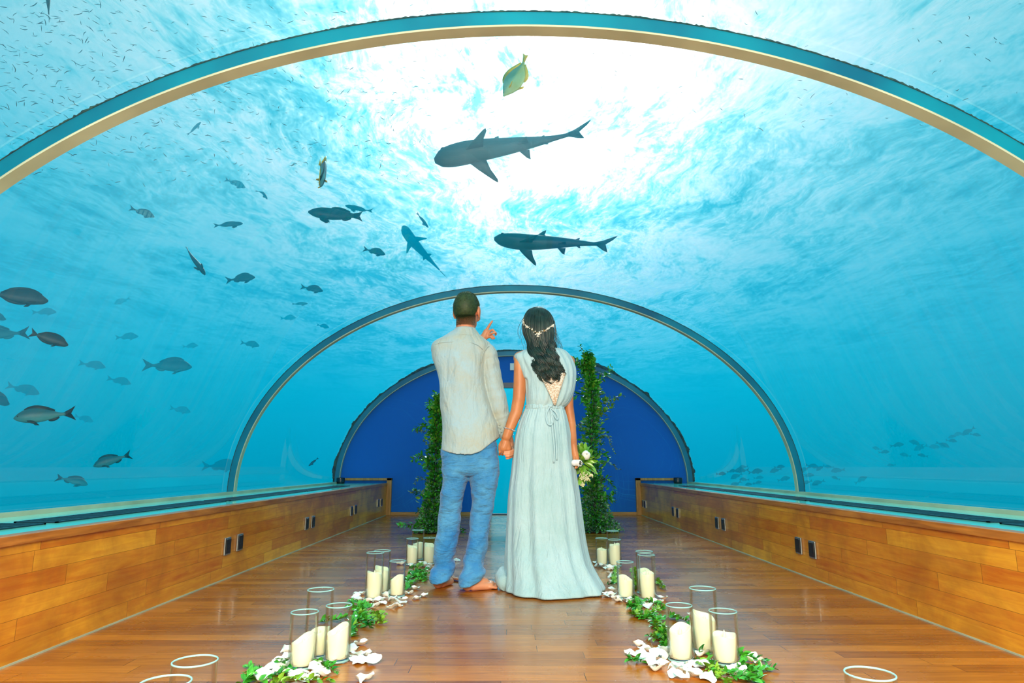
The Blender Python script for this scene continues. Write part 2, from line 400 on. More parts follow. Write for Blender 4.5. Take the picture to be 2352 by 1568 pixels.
# ------------------------------------------------------------------ floor and low walls
struct(MB().box((-BW - 0.75, YB, -0.08), (BW + 0.75, Y3 + 0.12, 0)), 'floor', M_FLOOR)
for sgn, side in ((-1, 'left'), (1, 'right')):
    xs = sorted((sgn * BW, sgn * (BW + 0.05)))
    struct(MB().box((xs[0], YB, 0.0), (xs[1], Y3, BZ - 0.03)), 'wall_' + side, M_WALL)
    xs = sorted((sgn * (BW - 0.012), sgn * (BW + 0.05)))
    bevel(struct(MB().box((xs[0], YB, BZ - 0.032), (xs[1], Y3, BZ + 0.003)), 'trim_%d' % (1 if sgn < 0 else 2), M_TRIM, label='timber edge capping the low wall'), 0.003)
    xs = sorted((sgn * (BW + 0.05), sgn * (W + 0.03)))
    struct(MB().box((xs[0], YB, BZ - 0.04), (xs[1], Y3, BZ)), 'trim_%d' % (3 if sgn < 0 else 4), M_SILL, label='glossy pale sill between timber edge and acrylic')
    # thin cream sealant kerb where the acrylic stands on the sill
    xs = sorted((sgn * (W - 0.010), sgn * (W + 0.03)))
    struct(MB().box((xs[0], YB, BZ), (xs[1], Y3, SZ + 0.002)), 'trim_%d' % (5 if sgn < 0 else 6), M_GASKET, label='cream sealant kerb at the foot of the acrylic')
    xs = sorted((sgn * (BW - 0.006), sgn * BW))
    struct(MB().box((xs[0], YB, 0.0), (xs[1], Y3, 0.006)), 'baseboard_' + side, M_GASKET)
# rear bulkhead behind the photographer
def bulkhead(y, th, hole=None):
    n = 64; v = []; f = []; mb = MB()
    top = [arc(i / n, 0.03) for i in range(n + 1)]
    def col_h(x):
        a = max(0.0, 1 - (x / (W + 0.03)) ** 2); return SZ + (TZ - SZ + 0.03) * math.sqrt(a)
    xs = sorted(set([round(W * math.cos(math.pi * i / n), 4) for i in range(n + 1)] + ([hole[0], hole[1]] if hole else [])))
    for x0, x1 in zip(xs[:-1], xs[1:]):
        z0 = 0.0
        if hole and x0 >= hole[0] - 1e-6 and x1 <= hole[1] + 1e-6: z0 = hole[2]
        h0, h1 = col_h(x0), col_h(x1)
        v = [(x0, y, z0), (x1, y, z0), (x1, y, h1), (x0, y, h0), (x0, y + th, z0), (x1, y + th, z0), (x1, y + th, h1), (x0, y + th, h0)]
        mb.add(v, [(0, 1, 2, 3), (5, 4, 7, 6), (0, 4, 5, 1), (3, 2, 6, 7)] + ([(0, 3, 7, 4)] if hole and abs(x0 - hole[1]) < 1e-6 else []) + ([(1, 5, 6, 2)] if hole and abs(x1 - hole[0]) < 1e-6 else []), 0, False)
    return mb
struct(bulkhead(YB - 0.1, 0.1), 'wall_front', M_WHITE)
DX0, DX1, DZ = -0.335, 0.305, 1.90
struct(bulkhead(Y3 + 0.03, 0.06, (DX0, DX1, DZ)), 'wall_back', M_BLUE, label='blue scuffed half-round end wall with a doorway')
# timber frame round the blue wall at the floor and at the ends of the low walls
bevel(struct(MB().box((-BW, Y3 - 0.02, 0.0), (DX0 - 0.02, Y3 + 0.03, 0.045)), 'trim_7', M_TRIMX, label='timber strip at the foot of the blue wall'), 0.003)
bevel(struct(MB().box((DX1 + 0.02, Y3 - 0.02, 0.0), (BW, Y3 + 0.03, 0.045)), 'trim_8', M_TRIMX, label='timber strip at the foot of the blue wall'), 0.003)
for k, s in ((9, -1), (10, 1)):
    xs = sorted((s * (BW - 0.07), s * BW)); xt = sorted((s * (BW - 0.07), s * (W - 0.08)))
    mb = MB().box((xs[0], Y3 - 0.03, 0.0), (xs[1], Y3 + 0.03, SZ + 0.055)); mb.box((xt[0], Y3 - 0.03, SZ + 0.02), (xt[1], Y3 + 0.03, SZ + 0.055))
    bevel(struct(mb, 'trim_%d' % k, M_TRIMZ, label='timber post and rail where the low wall ends'), 0.003)
# doorway: dark header, jambs and a glass leaf
d = MB().box((DX0 - 0.03, Y3 + 0.02, DZ - 0.075), (DX1 + 0.03, Y3 + 0.11, DZ), 0)
d.box((DX0 - 0.03, Y3 + 0.02, 0), (DX0 + 0.015, Y3 + 0.11, DZ), 0); d.box((DX1 - 0.015, Y3 + 0.02, 0), (DX1 + 0.03, Y3 + 0.11, DZ), 0)
d.box((DX0, Y3 + 0.02, 0), (DX1, Y3 + 0.11, 0.02), 0)
door = struct(d, 'door_1', pbsdf('dark_teal_frame', rgb(6, 70, 96), 0.35), label='dark framed glass doorway in the blue wall')
struct(MB().box((DX0 + 0.012, Y3 + 0.06, 0.02), (DX1 - 0.012, Y3 + 0.07, DZ - 0.07)), 'door_glass', M_DOORGLASS, door)
hb = MB(); hb.capsule((0.14, Y3 - 0.0, 0.30), (0.14, Y3 - 0.0, 0.62), 0.012, 0.012); hb.tube([(0.14, Y3, 0.34), (0.14, Y3 + 0.07, 0.34)], 0.007); hb.tube([(0.14, Y3, 0.58), (0.14, Y3 + 0.07, 0.58)], 0.007)
struct(hb, 'door_handle', M_CHROME, door)
# small white sign above the doorway
sg = bevel(MB().box((-0.055, Y3 + 0.008, 2.085), (0.055, Y3 + 0.03, 2.19)).obj('wall_sign', M_WHITE), 0.003)
tag(sg, 'small blank white sign on the blue wall above the doorway', 'sign')

# ------------------------------------------------------------------ acrylic vault and ribs
def shell(y0, y1, k):
    n = 72; mb = MB(); e = 0.0
    inn = lambda y: [arc(i / n, 0.0, y) for i in range(n + 1)]; out = lambda y: [arc(i / n, 0.05, y) for i in range(n + 1)]
    a, b, c, d_ = inn(y0), inn(y1), out(y0), out(y1); m = n + 1
    mb.add(a + b + c + d_, [(i, i + 1, m + i + 1, m + i) for i in range(n)] + [(2 * m + i + 1, 2 * m + i, 3 * m + i, 3 * m + i + 1) for i in range(n)])
    o = struct(mb, 'window_%d' % k, M_ACRYLIC, label='clear curved acrylic vault panel')
    return o
shell(YB, Y1, 1); shell(Y1 + 0.05, Y2, 2); shell(Y2 + 0.05, Y3 + 0.02, 3)
def rib(y, k, depth=0.058, wid=0.05, rough=0.012, growth=0.0):
    n = 220; root = empty('trim_%d' % k, (0, y, 0)); root['kind'] = 'structure'; root['label'] = 'curved rib between acrylic panels'
    mb = MB(); rings = []
    for i in range(n + 1):
        t = i / n
        rings.append([arc(t, 0.0, 0), arc(t, depth, 0), arc(t, depth, wid), arc(t, 0.0, wid)])
    mb.loft(rings, 0, True, False); mb.obj('steel_ring', M_STEEL, root)
    mb = MB(); rings = []
    for i in range(n + 1):
        t = i / n
        rings.append([arc(t, -0.006, -0.002), arc(t, 0.002, -0.002), arc(t, 0.002, wid + 0.004), arc(t, -0.006, wid + 0.004)])
    mb.loft(rings, 0, True, False); mb.obj('sealant_strip', M_GASKET, root)
    mb = MB(); rings = []; n2 = 900; rnd = random.Random(k)
    for i in range(n2 + 1):
        t = i / n2; h = depth + 0.003 + rough * (0.25 + 0.9 * rnd.random() * (0.4 + abs(noise.noise(Vector((t * 30, 0, k))))))
        h += growth * max(0, noise.noise(Vector((t * 14, 3, k))) + 0.25) + growth * max(0, noise.noise(Vector((t * 60, 3, k))))
        rings.append([arc(t, depth - 0.002, -0.004), arc(t, h, 0.004), arc(t, h, wid), arc(t, depth - 0.002, wid)])
    mb.loft(rings, 0, True, False); mb.obj('algae_growth', M_ALGAE, root)
rib(Y1, 11, rough=0.010); rib(Y2, 12, rough=0.004); rib(Y3 - 0.03, 13, depth=0.07, rough=0.02, growth=0.035)
# ================================================================== people
def crv(tab, x):
    """smooth interpolation of rows [(x, a, b, ...)]"""
    if x <= tab[0][0]: return list(tab[0][1:])
    if x >= tab[-1][0]: return list(tab[-1][1:])
    for i in range(len(tab) - 1):
        if tab[i][0] <= x <= tab[i + 1][0]: break
    p0, p1, p2, p3 = tab[max(0, i - 1)], tab[i], tab[i + 1], tab[min(len(tab) - 1, i + 2)]
    h = p2[0] - p1[0]; t = (x - p1[0]) / h; out = []
    for k in range(1, len(p1)):
        m1 = (p2[k] - p0[k]) / max(1e-6, p2[0] - p0[0]) * h; m2 = (p3[k] - p1[k]) / max(1e-6, p3[0] - p1[0]) * h
        out.append((2 * t**3 - 3 * t**2 + 1) * p1[k] + (t**3 - 2 * t**2 + t) * m1 + (-2 * t**3 + 3 * t**2) * p2[k] + (t**3 - t**2) * m2)
    return out
def sect(rows, py):
    l, r, yc, hd = crv(rows, py); a, b = at_y(l, py, yc), at_y(r, py, yc)
    return (a.x + b.x) / 2, abs(b.x - a.x) / 2, yc, hd, (a.z + b.z) / 2
def garment(rows, n=72, step=4.0, e=2.3, wr=None, zmap=None):
    """stack of rings fitted between measured left and right edges; wr(theta, z, x, y) -> outward wrinkle"""
    y0, y1 = rows[0][0], rows[-1][0]; m = max(2, int(round((y1 - y0) / step))); rings = []
    for i in range(m + 1):
        cx, hw, yc, hd, z = sect(rows, y0 + (y1 - y0) * i / m); ring = []
        for j in range(n):
            a = 2 * math.pi * j / n; ca, sa = math.cos(a), math.sin(a)
            x = abs(ca) ** (2 / e) * (1 if ca > 0 else -1); y = abs(sa) ** (2 / e) * (1 if sa > 0 else -1)
            w = wr(a, z, cx + x * hw, yc + y * hd) if wr else 0.0
            p = Vector((cx + x * hw + ca * w, yc + y * hd + sa * w, z))
            if zmap: p.z = zmap(p, i / m)
            ring.append(p)
        rings.append(ring)
    return rings
def back_pt(rows, px, py, off=0.004, e=2.3):
    cx, hw, yc, hd, z = sect(rows, py); x = at_y(px, py, yc - hd).x
    u = min(0.999, abs(x - cx) / hw); return Vector((x, yc - hd * (1 - u ** e) ** (1 / e) - off, z))
def chain(mb, pts, n=12):
    """pts: (px, py, Y, radius)"""
    P = [at_y(p[0], p[1], p[2]) for p in pts]
    for a, b, pa, pb in zip(P[:-1], P[1:], pts[:-1], pts[1:]): mb.capsule(a, b, pa[3], pb[3], n)
    return P
def head(mb, c, s, yaw, hair=False):
    """head with brow, nose, lips, chin and ears; c = skull centre, s = overall scale"""
    Rz = Matrix.Rotation(yaw, 3, 'Z')
    def E(x, y, z, rx, ry, rz): mb.ball(Vector(c) + Rz @ Vector((x * s, y * s, z * s)), (rx * s, ry * s, rz * s), 20, 14, 0, Rz)
    E(0, -0.008, 0.014, .077, .094, .092); E(0, -0.022, -0.035, .064, .060, .062); E(0, 0.022, -0.02, .066, .078, .085); E(0, 0.035, -0.075, .052, .056, .048)
    E(0, 0.078, -0.108, .022, .02, .018); E(0, 0.102, -0.038, .012, .022, .014); E(0, 0.094, -0.018, .009, .014, .024)
    E(0, 0.086, -0.074, .024, .012, .008); E(0, 0.084, -0.083, .02, .012, .008)
    for k in (-1, 1):
        E(k * .03, .074, .018, .026, .016, .009); E(k * .045, .055, -.038, .026, .026, .024); E(k * .013, .096, -.045, .009, .010, .008)
        E(k * .0805, -.004, -.012, .009, .020, .033); E(k * .079, .002, -.034, .008, .012, .016)
def eyes(c, s, yaw, parent):
    Rz = Matrix.Rotation(yaw, 3, 'Z')
    for k in (-1, 1):
        mb = MB(); mb.ball(Vector(c) + Rz @ Vector((k * .031 * s, .0795 * s, .001 * s)), .0115 * s, 12, 8, 0)
        mb.ball(Vector(c) + Rz @ Vector((k * .031 * s, .0865 * s, .001 * s)), .0056 * s, 10, 8, 1)
        mb.obj('eye', [M_WHITE, M_BLACK], parent)
def cloth(name, c1, c2, crease=(3, 3, 1.2), amt=0.5, rough=0.85):
    def col(nt):
        n = nt.noise(nt.obj(), 5.0, 4, 0.6, 0.3)
        w = nt.noise(nt.scale(nt.obj(), (1, 1, 6)), 60, 2); w2 = nt.noise(nt.scale(nt.obj(), (6, 6, 1)), 60, 2)
        return nt.ramp(nt.math('ADD', nt.math('MULTIPLY', n, 0.7), nt.math('MULTIPLY', nt.math('ADD', w, w2), 0.15)), [(0.38, c1), (0.62, c2)])
    kw = dict(Sheen_Weight=0.25, Sheen_Roughness=0.5)
    def height(nt):
        fine = nt.math('ADD', nt.noise(nt.scale(nt.obj(), (1, 1, 5)), 110, 2), nt.noise(nt.scale(nt.obj(), (5, 5, 1)), 110, 2))
        n = nt.noise(nt.scale(nt.obj(), crease, rot=(0.2, 0.35, 0.1)), 3.0, 3, 0.5, 0.6); rid = nt.math('ABSOLUTE', nt.math('SUBTRACT', n, 0.5))
        n2 = nt.noise(nt.scale(nt.obj(), crease, rot=(0.1, -0.4, 0.0)), 6.5, 3, 0.5, 0.4); rid2 = nt.math('ABSOLUTE', nt.math('SUBTRACT', n2, 0.5))
        return nt.math('ADD', nt.math('MULTIPLY', fine, 0.035), nt.math('MULTIPLY', nt.math('ADD', rid, nt.math('MULTIPLY', rid2, 0.5)), amt * 2.2))
    return pbsdf(name, col, rough, (height, 0.8, 0.03), **kw)
M_SKIN = pbsdf('warm_fair_skin', lambda nt: nt.ramp(nt.noise(nt.obj(), 9, 4), [(0.3, rgb(205, 128, 92)), (0.7, rgb(228, 158, 118))]), 0.5, Subsurface_Weight=0.08, Subsurface_Scale=0.01)
M_SKINW = pbsdf('tanned_skin', lambda nt: nt.ramp(nt.noise(nt.obj(), 9, 4), [(0.3, rgb(186, 112, 66)), (0.7, rgb(212, 140, 88))]), 0.45, Subsurface_Weight=0.08, Subsurface_Scale=0.01)
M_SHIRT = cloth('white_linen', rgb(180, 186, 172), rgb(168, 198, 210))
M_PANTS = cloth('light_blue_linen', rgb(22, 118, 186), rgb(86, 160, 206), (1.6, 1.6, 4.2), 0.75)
M_DRESS = cloth('ivory_crepe_blue_haze', rgb(164, 200, 206), rgb(182, 212, 220), (4.5, 4.5, .8), 0.35)  # ivory cloth with the bluish haze put into its colour
M_HAIRM = pbsdf('short_brown_hair_green_glare', lambda nt: nt.ramp(nt.noise(nt.obj(), 60, 3), [(0.3, rgb(36, 54, 30)), (0.7, rgb(62, 84, 44))]), 0.6)  # brown hair with the greenish glare mixed into its colour
M_HAIRW = pbsdf('long_black_hair_teal_glare', lambda nt: nt.ramp(nt.noise(nt.obj(), 30, 4), [(0.3, rgb(6, 22, 22)), (0.7, rgb(28, 56, 48))]), 0.42, Specular_IOR_Level=0.6)  # black hair with the teal glare mixed into its colour
M_GOLD = pbsdf('gold_wire', rgb(220, 170, 90), 0.25, Metallic=1.0)
M_PEARL = pbsdf('pearl_beads', rgb(250, 244, 232), 0.2)
M_SILVER = pbsdf('silver_links', rgb(225, 228, 235), 0.15, Metallic=1.0)

# ------------------------------------------------------------------ man
YM = 3.97
man = empty('person', (at_y(1070, 1200, YM).x, YM, 0))
tag(man, 'barefoot man in white linen shirt and blue trousers, pointing ahead and holding a hand', 'person')
INV = Matrix.Translation(-man.location)
def rel(mb, o):                      # store vertices relative to the owner's origin
    l = o.location; mb.v = [(v[0] - l.x, v[1] - l.y, v[2] - l.z) for v in mb.v]; return mb
b = MB()
hc = at_y(1072.5, 713, YM + 0.005)
head(b, hc, 1.0, R(-14))
chain(b, [(1069, 742, YM - .005, .058), (1069, 775, YM - .005, .062)], 16)
for k in (-1, 1): chain(b, [(1069 + k * 12, 772, YM, .05), (1067 + k * 40, 797, YM, .038)])
tr = [(778, 1015, 1116, YM, .07), (800, 1004, 1116, YM, .085), (860, 1014, 1106, YM, .09), (920, 1020, 1108, YM, .085), (990, 1026, 1130, YM, .09), (1050, 1024, 1138, YM, .1), (1080, 1024, 1138, YM, .09)]
b.loft(garment(tr, 32, 12))
# right arm down
chain(b, [(1116, 812, YM, .038), (1134, 895, YM + .03, .040)]); chain(b, [(1134, 895, YM + .03, .040), (1161, 988, YM + .05, .028), (1170, 1010, YM + .04, .024)])
# left arm raised across the chest, hand beyond the right shoulder
chain(b, [(1008, 804, YM, .048), (1030, 800, YM + .25, .040)]); chain(b, [(1030, 800, YM + .25, .040), (1104, 779, YM + .25, .026), (1112, 773, YM + .25, .023)])
YH = YM + .25
chain(b, [(1108, 777, YH, .020), (1117, 762, YH, .021), (1120, 763, YH, .018)]); chain(b, [(1112, 778, YH, .016), (1123, 770, YH, .014)])
chain(b, [(1117.5, 758, YH, .0105), (1124.5, 746, YH - .01, .0085), (1130.5, 737.5, YH - .015, .0068)])                         # index
chain(b, [(1122, 762, YH + .01, .0095), (1131.5, 757, YH - .01, .0085), (1139.5, 766, YH - .01, .0075), (1138, 769, YH, .007)])   # middle, curled
chain(b, [(1123, 768, YH - .01, .009), (1133, 764.5, YH - .03, .008), (1138.5, 763.5, YH - .03, .0068)])                          # thumb
chain(b, [(1123, 770, YH + .01, .009), (1131, 771, YH - .005, .0078), (1135.5, 777, YH, .0068)])                                  # ring
chain(b, [(1120, 774, YH + .01, .0085), (1127, 773.5, YH - .005, .0072), (1131, 778, YH, .0064)])                                 # little
# right hand: palm behind hers, fingers wrapping round from below
YJ = YM + .045
chain(b, [(1171, 1008, YJ, .023), (1172, 1022, YJ, .024), (1170, 1034, YJ, .022)])
for i in range(4):
    yk = 3.92 - .01 - .030 + (.012 if i == 3 else 0)
    chain(b, [(1174, 1026 + 4.6 * i, YJ, .0092), (1178.5 - .8 * i, 1034 + 4.7 * i, yk + .028, .0080), (1170 - i, 1037 + 5.0 * i, yk, .0074), (1159 + 1.5 * i - (3 if i == 1 else 0), 1037.5 + 5.0 * i, yk + .002, .0064)])
chain(b, [(1168, 1012, YJ - .01, .010), (1155, 1020, YJ - .01, .0095), (1147.5, 1030, YJ - .025, .008)])
# legs and feet
for lx in (((1048, 1070), (1031, 1200), (1015, 1325)), ((1108, 1070), (1103, 1200), (1084, 1330))):
    P = [at_y(x, y, YM - q) for (x, y), q in zip(lx, (0, .01, .09 if lx[0][0] > 1100 else .05))]; b.capsule(P[0], P[1], .060, .044, 14); b.capsule(P[1], P[2], .044, .027, 14)
def foot(hp, tp, side):
    H, T = on_floor(*hp), on_floor(*tp); d = (T - H); L = d.length; d.normalize(); n = Vector((-d.y, d.x, 0)) * side; Z = Vector((0, 0, 1))
    H = H + d * .03; f = lambda a, s, z: H + d * a + n * s + Z * z
    b.capsule(f(0, 0, .031), f(.03, 0, .034), .031, .030, 14); b.capsule(f(.01, 0, .05), f(.012, 0, .085), .034, .030, 14)
    b.capsule(f(.02, 0, .06), f(.11, .004, .036), .036, .026, 14); b.capsule(f(.03, -.012, .026), f(.13, -.022, .020), .026, .020, 12)
    b.capsule(f(.06, .012, .03), f(.15, .018, .022), .026, .022, 12); b.capsule(f(.13, -.022, .02), f(.155, .018, .022), .020, .021, 12)
    LT = L - .035
    b.capsule(f(LT - .06, .028, .018), f(LT - .008, .030, .014), .015, .0135)          # big toe
    for i in range(4):
        b.capsule(f(LT - .06 - .006 * i, .008 - .0155 * i, .018), f(LT - .012 - .009 * i, .008 - .0165 * i, .011), .0084, .0078 - .0004 * i, 10)
foot((1001, 1353), (1053, 1331), 1); foot((1062, 1358), (1149, 1350), 1)
body = fuse(rel(b, man).obj('body', M_SKIN, man), .0034, 2)
eyes(hc - man.location, 1.0, R(-14), body)
# shirt ------------------------------------------------------------
def wr_shirt(a, z, x, y):
    v = Vector((x * 5, y * 5, z * 1.6)); w = noise.noise(v) * .012 + noise.noise(Vector((x * 13 + z * 3, y * 10, z * 5 + x * 6))) * .007 + .006 * max(0, noise.noise(Vector((x * 22 - z * 6, 3, z * 9 + x * 14))))
    return w
SR = [(760, 1042, 1096, YM, .062), (768, 1028, 1103, YM, .075), (776, 1014, 1113, YM, .088), (784, 1000, 1122, YM, .098), (794, 992, 1127, YM, .106), (812, 992, 1124, YM, .112),
      (835, 997, 1119, YM, .117), (858, 1005, 1115, YM, .118), (880, 1009.5, 1113, YM, .116), (905, 1011, 1119, YM, .116), (930, 1012, 1126, YM, .114), (960, 1015, 1134, YM, .118),
      (990, 1016, 1141, YM, .124), (1005, 1015, 1143, YM, .128), (1045, 1013.5, 1145, YM, .132)]
zt = at_y(1070, 760, YM).z; zb = at_y(1070, 1045, YM).z
hem = [(at_y(p, q, YM).x, at_y(p, q, YM - .12).z) for p, q in ((1010, 1030), (1030, 1038), (1055, 1043.5), (1080, 1045), (1102, 1040), (1124, 1021), (1145, 1003))]
def zhem(x): return float(np.interp(x, [h[0] for h in hem], [h[1] for h in hem]))
def zm(p, t):
    k = max(0.0, (t - 0.45) / 0.55) ** 1.5; return p.z + (zhem(p.x) - zb) * k
s = MB().loft(garment(SR, 96, 3.5, 2.25, wr_shirt, zm))
def sleeve(mb, pts, amp=.006, seed=0):
    P = [at_y(p[0], p[1], p[2]) for p in pts]; N = 40; Q = []; RR = []
    tab = [(i,) + tuple(P[i]) + (pts[i][3],) for i in range(len(P))]
    for i in range(N + 1):
        v = crv(tab, (len(P) - 1) * i / N); q = Vector(v[:3]); Q.append(q)
        RR.append(v[3] + amp * noise.noise(Vector((i * .55, seed, 0))) + amp * .6 * noise.noise(Vector((i * 1.3, seed, 5))))
    i0 = len(mb.v); mb.tube(Q, RR, 28)
    for k in range(i0, len(mb.v)):
        v = Vector(mb.v[k]); d = noise.noise_vector(v * 13) * amp * .8; mb.v[k] = tuple(v + d)
    return Q
sleeve(s, [(1108, 796, YM, .050), (1120, 812, YM, .056), (1126, 845, YM + .01, .061), (1133, 885, YM + .02, .062), (1142, 922, YM + .03, .062), (1150, 950, YM + .04, .055), (1158, 976, YM + .05, .049), (1162, 996, YM + .05, .042)])
sleeve(s, [(1012, 800, YM, .055), (1015, 801, YM + .10, .060), (1030, 803, YM + .22, .058), (1052, 800, YM + .28, .055), (1080, 796, YM + .27, .045)], seed=7)
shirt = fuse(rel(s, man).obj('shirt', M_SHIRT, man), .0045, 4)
c = MB()
cr = [(754.5, 1045.5, 1092, YM - .004, .069), (762, 1039, 1096, YM - .004, .077), (769, 1031.5, 1099.5, YM - .002, .087), (775, 1027, 1102.5, YM, .097)]
g = garment(cr, 48, 2.5, 2.1)
inner = [[p + (Vector((at_y(1069, 764, YM).x, YM, p.z)) - p).normalized() * .006 for p in r] for r in g]
c.loft([*g[::-1], *inner], 0, False); rel(c, man).obj('collar', M_SHIRT, shirt)
# yoke seam, box pleat, armhole seam and hem roll as raised stitched lines
sm = MB()
def seam(pts, r=.0014, rows=SR, flat=1.0):
    Q = []
    for i in range(len(pts) - 1):
        for k in range(8):
            t = k / 8; Q.append((pts[i][0] + (pts[i + 1][0] - pts[i][0]) * t, pts[i][1] + (pts[i + 1][1] - pts[i][1]) * t))
    Q.append(pts[-1]); sm.tube([back_pt(rows, p[0], p[1], .0075) for p in Q], r, 6)
seam([(998, 796), (1010, 793.5), (1030, 792.5), (1050, 792), (1070, 792), (1085, 794.5), (1098, 799), (1108, 807)])
seam([(1131, 795), (1120, 800), (1112, 810), (1107, 822), (1104, 838)], .0018)
seam([(1038, 793), (1033, 815), (1029, 850), (1028, 880)], .0012); seam([(1045, 793), (1045, 830), (1044, 870)], .0012)
rel(sm, man).obj('stitched_seam', M_SHIRT, shirt)
cu = MB(); Q = sleeve(cu, [(1160.5, 986, YM + .05, .044), (1162, 995, YM + .05, .0445), (1164, 1004, YM + .05, .043)], .001, 3)
for k in range(3): cu.ball(at_y(1148 + k * 1.8, 975 + k * 8, YM - .005), (.004, .003, .004), 8, 6)
rel(cu, man).obj('cuff', M_SHIRT, shirt)
# trousers ---------------------------------------------------------
def wr_pants(a, z, x, y):
    v = noise.noise(Vector((x * 6 + z * 2, y * 5, z * 7 + x * 9))) * .008 + (abs(noise.noise(Vector((x * 9 + z * 3, y * 7, z * 15 - x * 14)))) - .2) * .016 + noise.noise(Vector((x * 20, y * 9, z * 34 + x * 22))) * .004
    return v * (0.8 + (0.5 if z < .2 else 0))
t_ = MB()
t_.loft(garment([(990, 1024, 1136, YM, .105), (1030, 1015.5, 1143.5, YM, .115), (1060, 1015.5, 1145.5, YM, .118), (1084, 1016.5, 1145, YM, .112), (1092, 1024, 1138, YM, .09)], 72, 4, 2.4, wr_pants))
t_.loft(garment([(1060, 1016, 1079, YM, .105), (1090, 1016.5, 1077, YM, .104), (1120, 1014.5, 1070, YM, .096), (1150, 1011.5, 1062.5, YM, .088), (1180, 1006.5, 1059, YM, .080), (1220, 1003, 1055, YM - .01, .078), (1260, 998, 1048, YM - .02, .077),
                 (1285, 995.5, 1041.5, YM - .02, .074), (1298, 999, 1042, YM - .02, .070), (1309, 990.5, 1044.5, YM - .035, .080), (1322, 987, 1040, YM - .045, .084), (1332, 989, 1034, YM - .055, .086), (1338, 991, 1031, YM - .06, .084)], 56, 3, 2.3, wr_pants,
                 lambda p, t: p.z + max(0, t - .8) / .2 * .30 * max(0, p.x - at_y(1010, 1300, YM).x)))
t_.loft(garment([(1060, 1076, 1145.5, YM, .105), (1090, 1077, 1146, YM, .104), (1120, 1081, 1141.5, YM, .096), (1150, 1083, 1135.5, YM, .088), (1180, 1082, 1130.5, YM - .01, .080), (1220, 1077, 1124.5, YM - .025, .079), (1260, 1071, 1118, YM - .04, .078),
                 (1285, 1067, 1113, YM - .045, .075), (1299, 1066, 1111.5, YM - .065, .076), (1313, 1061, 1112.5, YM - .08, .084), (1325, 1053.5, 1111, YM - .09, .088), (1337, 1053, 1108, YM - .095, .090), (1345, 1055, 1104, YM - .10, .088)], 56, 3, 2.3, wr_pants,
                 lambda p, t: p.z + max(0, t - .82) / .18 * .42 * max(0, p.x - at_y(1078, 1300, YM).x)))
trousers = fuse(rel(t_, man).obj('trousers', M_PANTS, man), .0055, 4)
# short hair: scalp cap plus thousands of short bristles
rnd = random.Random(4); hb = MB(); Rz = Matrix.Rotation(R(-14), 3, 'Z')
def scalp(c, s, u, v, k=1.0):       # u around, v 0 crown .. 1 low
    a = v * math.pi * .70; return Vector(c) + Rz @ (Vector((.0785 * math.sin(a) * math.cos(u), -.009 + .0985 * math.sin(a) * math.sin(u), .013 + .100 * math.cos(a))) * s * k)
def hairline(u):                    # forehead clears at +y, sides stop above the ears, nape goes low
    f = math.sin(u)
    return 0.62 if f > 0.5 else (0.62 + (0.72 - 0.62) * (0.5 - f) if f > -0.15 else 0.76 + 0.36 * min(1, (-f - .15) / .30))
NU, NV = 56, 26; rings = []
for j in range(NV + 1):
    ring = []
    for i in range(NU):
        u = 2 * math.pi * i / NU; v = max(0.015, j / NV * hairline(u)); k = 1.028 - .04 * (j / NV) ** 3 + .005 * noise.noise(scalp(hc, 1, u, v) * 40)
        ring.append(scalp(hc, 1, u, v, k))
    rings.append(ring)
hb.loft(rings, 0, True)
nape = [(738, 1045, 1098, YM - .008, .075), (748, 1048, 1093, YM - .010, .0605), (753, 1053, 1086, YM - .012, .0590)]
for i in range(26000):
    if i < 8000:
        u = rnd.uniform(0, 2 * math.pi); v = math.sqrt(rnd.random()) * hairline(u) * 1.0
        p = scalp(hc, 1, u, max(v, .02), 1.02); nrm_ = (p - hc).normalized()
    else:
        py = 729 + 20 * rnd.random() ** 1.5; px = rnd.uniform(1046, 1092); p = back_pt([(728, 1042, 1102, YM - .004, .082)] + nape, px, py, 0.0); nrm_ = Vector((0, -1, -.3)).normalized()
    L = rnd.uniform(.004, .010) * (1.15 if i < 8000 and v < .4 else (.7 if i < 8000 else .42)); d = (nrm_ + Vector((rnd.gauss(0, .35), rnd.gauss(0, .35), rnd.gauss(-.1, .35)))).normalized()
    sd = d.cross(Vector((rnd.gauss(0, 1), rnd.gauss(0, 1), rnd.gauss(0, 1)))).normalized() * (.0008 if i < 8000 else .0006)
    hb.add([p - sd, p + sd, p + d * L], [(0, 1, 2)])
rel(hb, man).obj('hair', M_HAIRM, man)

# ------------------------------------------------------------------ woman
YW = 3.92
woman = empty('person', (at_y(1250, 1200, YW).x, YW, 0))
tag(woman, 'long-haired woman in a floor-length white dress holding a bouquet behind her side', 'person')
b = MB(); wc = at_y(1236, 745, YW + .02)
head(b, wc, .93, R(6))
chain(b, [(1240, 775, YW, .050), (1246, 808, YW, .052)], 16)
for k, (x, y) in ((-1, (1194, 822)), (1, (1306, 830))): chain(b, [(1248 + k * 8, 812, YW, .05), (x, y, YW, .040)])
b.loft(garment([(806, 1222, 1280, YW, .06), (822, 1196, 1306, YW, .08), (850, 1206, 1306, YW, .085), (900, 1216, 1300, YW, .085), (935, 1218, 1288, YW, .08), (990, 1200, 1300, YW, .10), (1060, 1196, 1300, YW, .10), (1100, 1200, 1296, YW, .08)], 32, 10))
for x in (1222, 1274): b.capsule(at_y(x, 1080, YW), at_y(x, 1335, YW), .075, .035); b.capsule(at_y(x, 1338, YW + .02) , at_y(x, 1338, YW + .14), .030, .022)
YA = YW - .01
chain(b, [(1194, 826, YA, .036), (1193.5, 850, YA, .0355), (1194, 880, YA, .0385), (1192, 915, YA, .0385), (1186, 946, YA, .036), (1175.5, 971, YA - .005, .0325), (1170.5, 984, YA - .01, .029), (1163.5, 1003, YA - .01, .027)], 18)
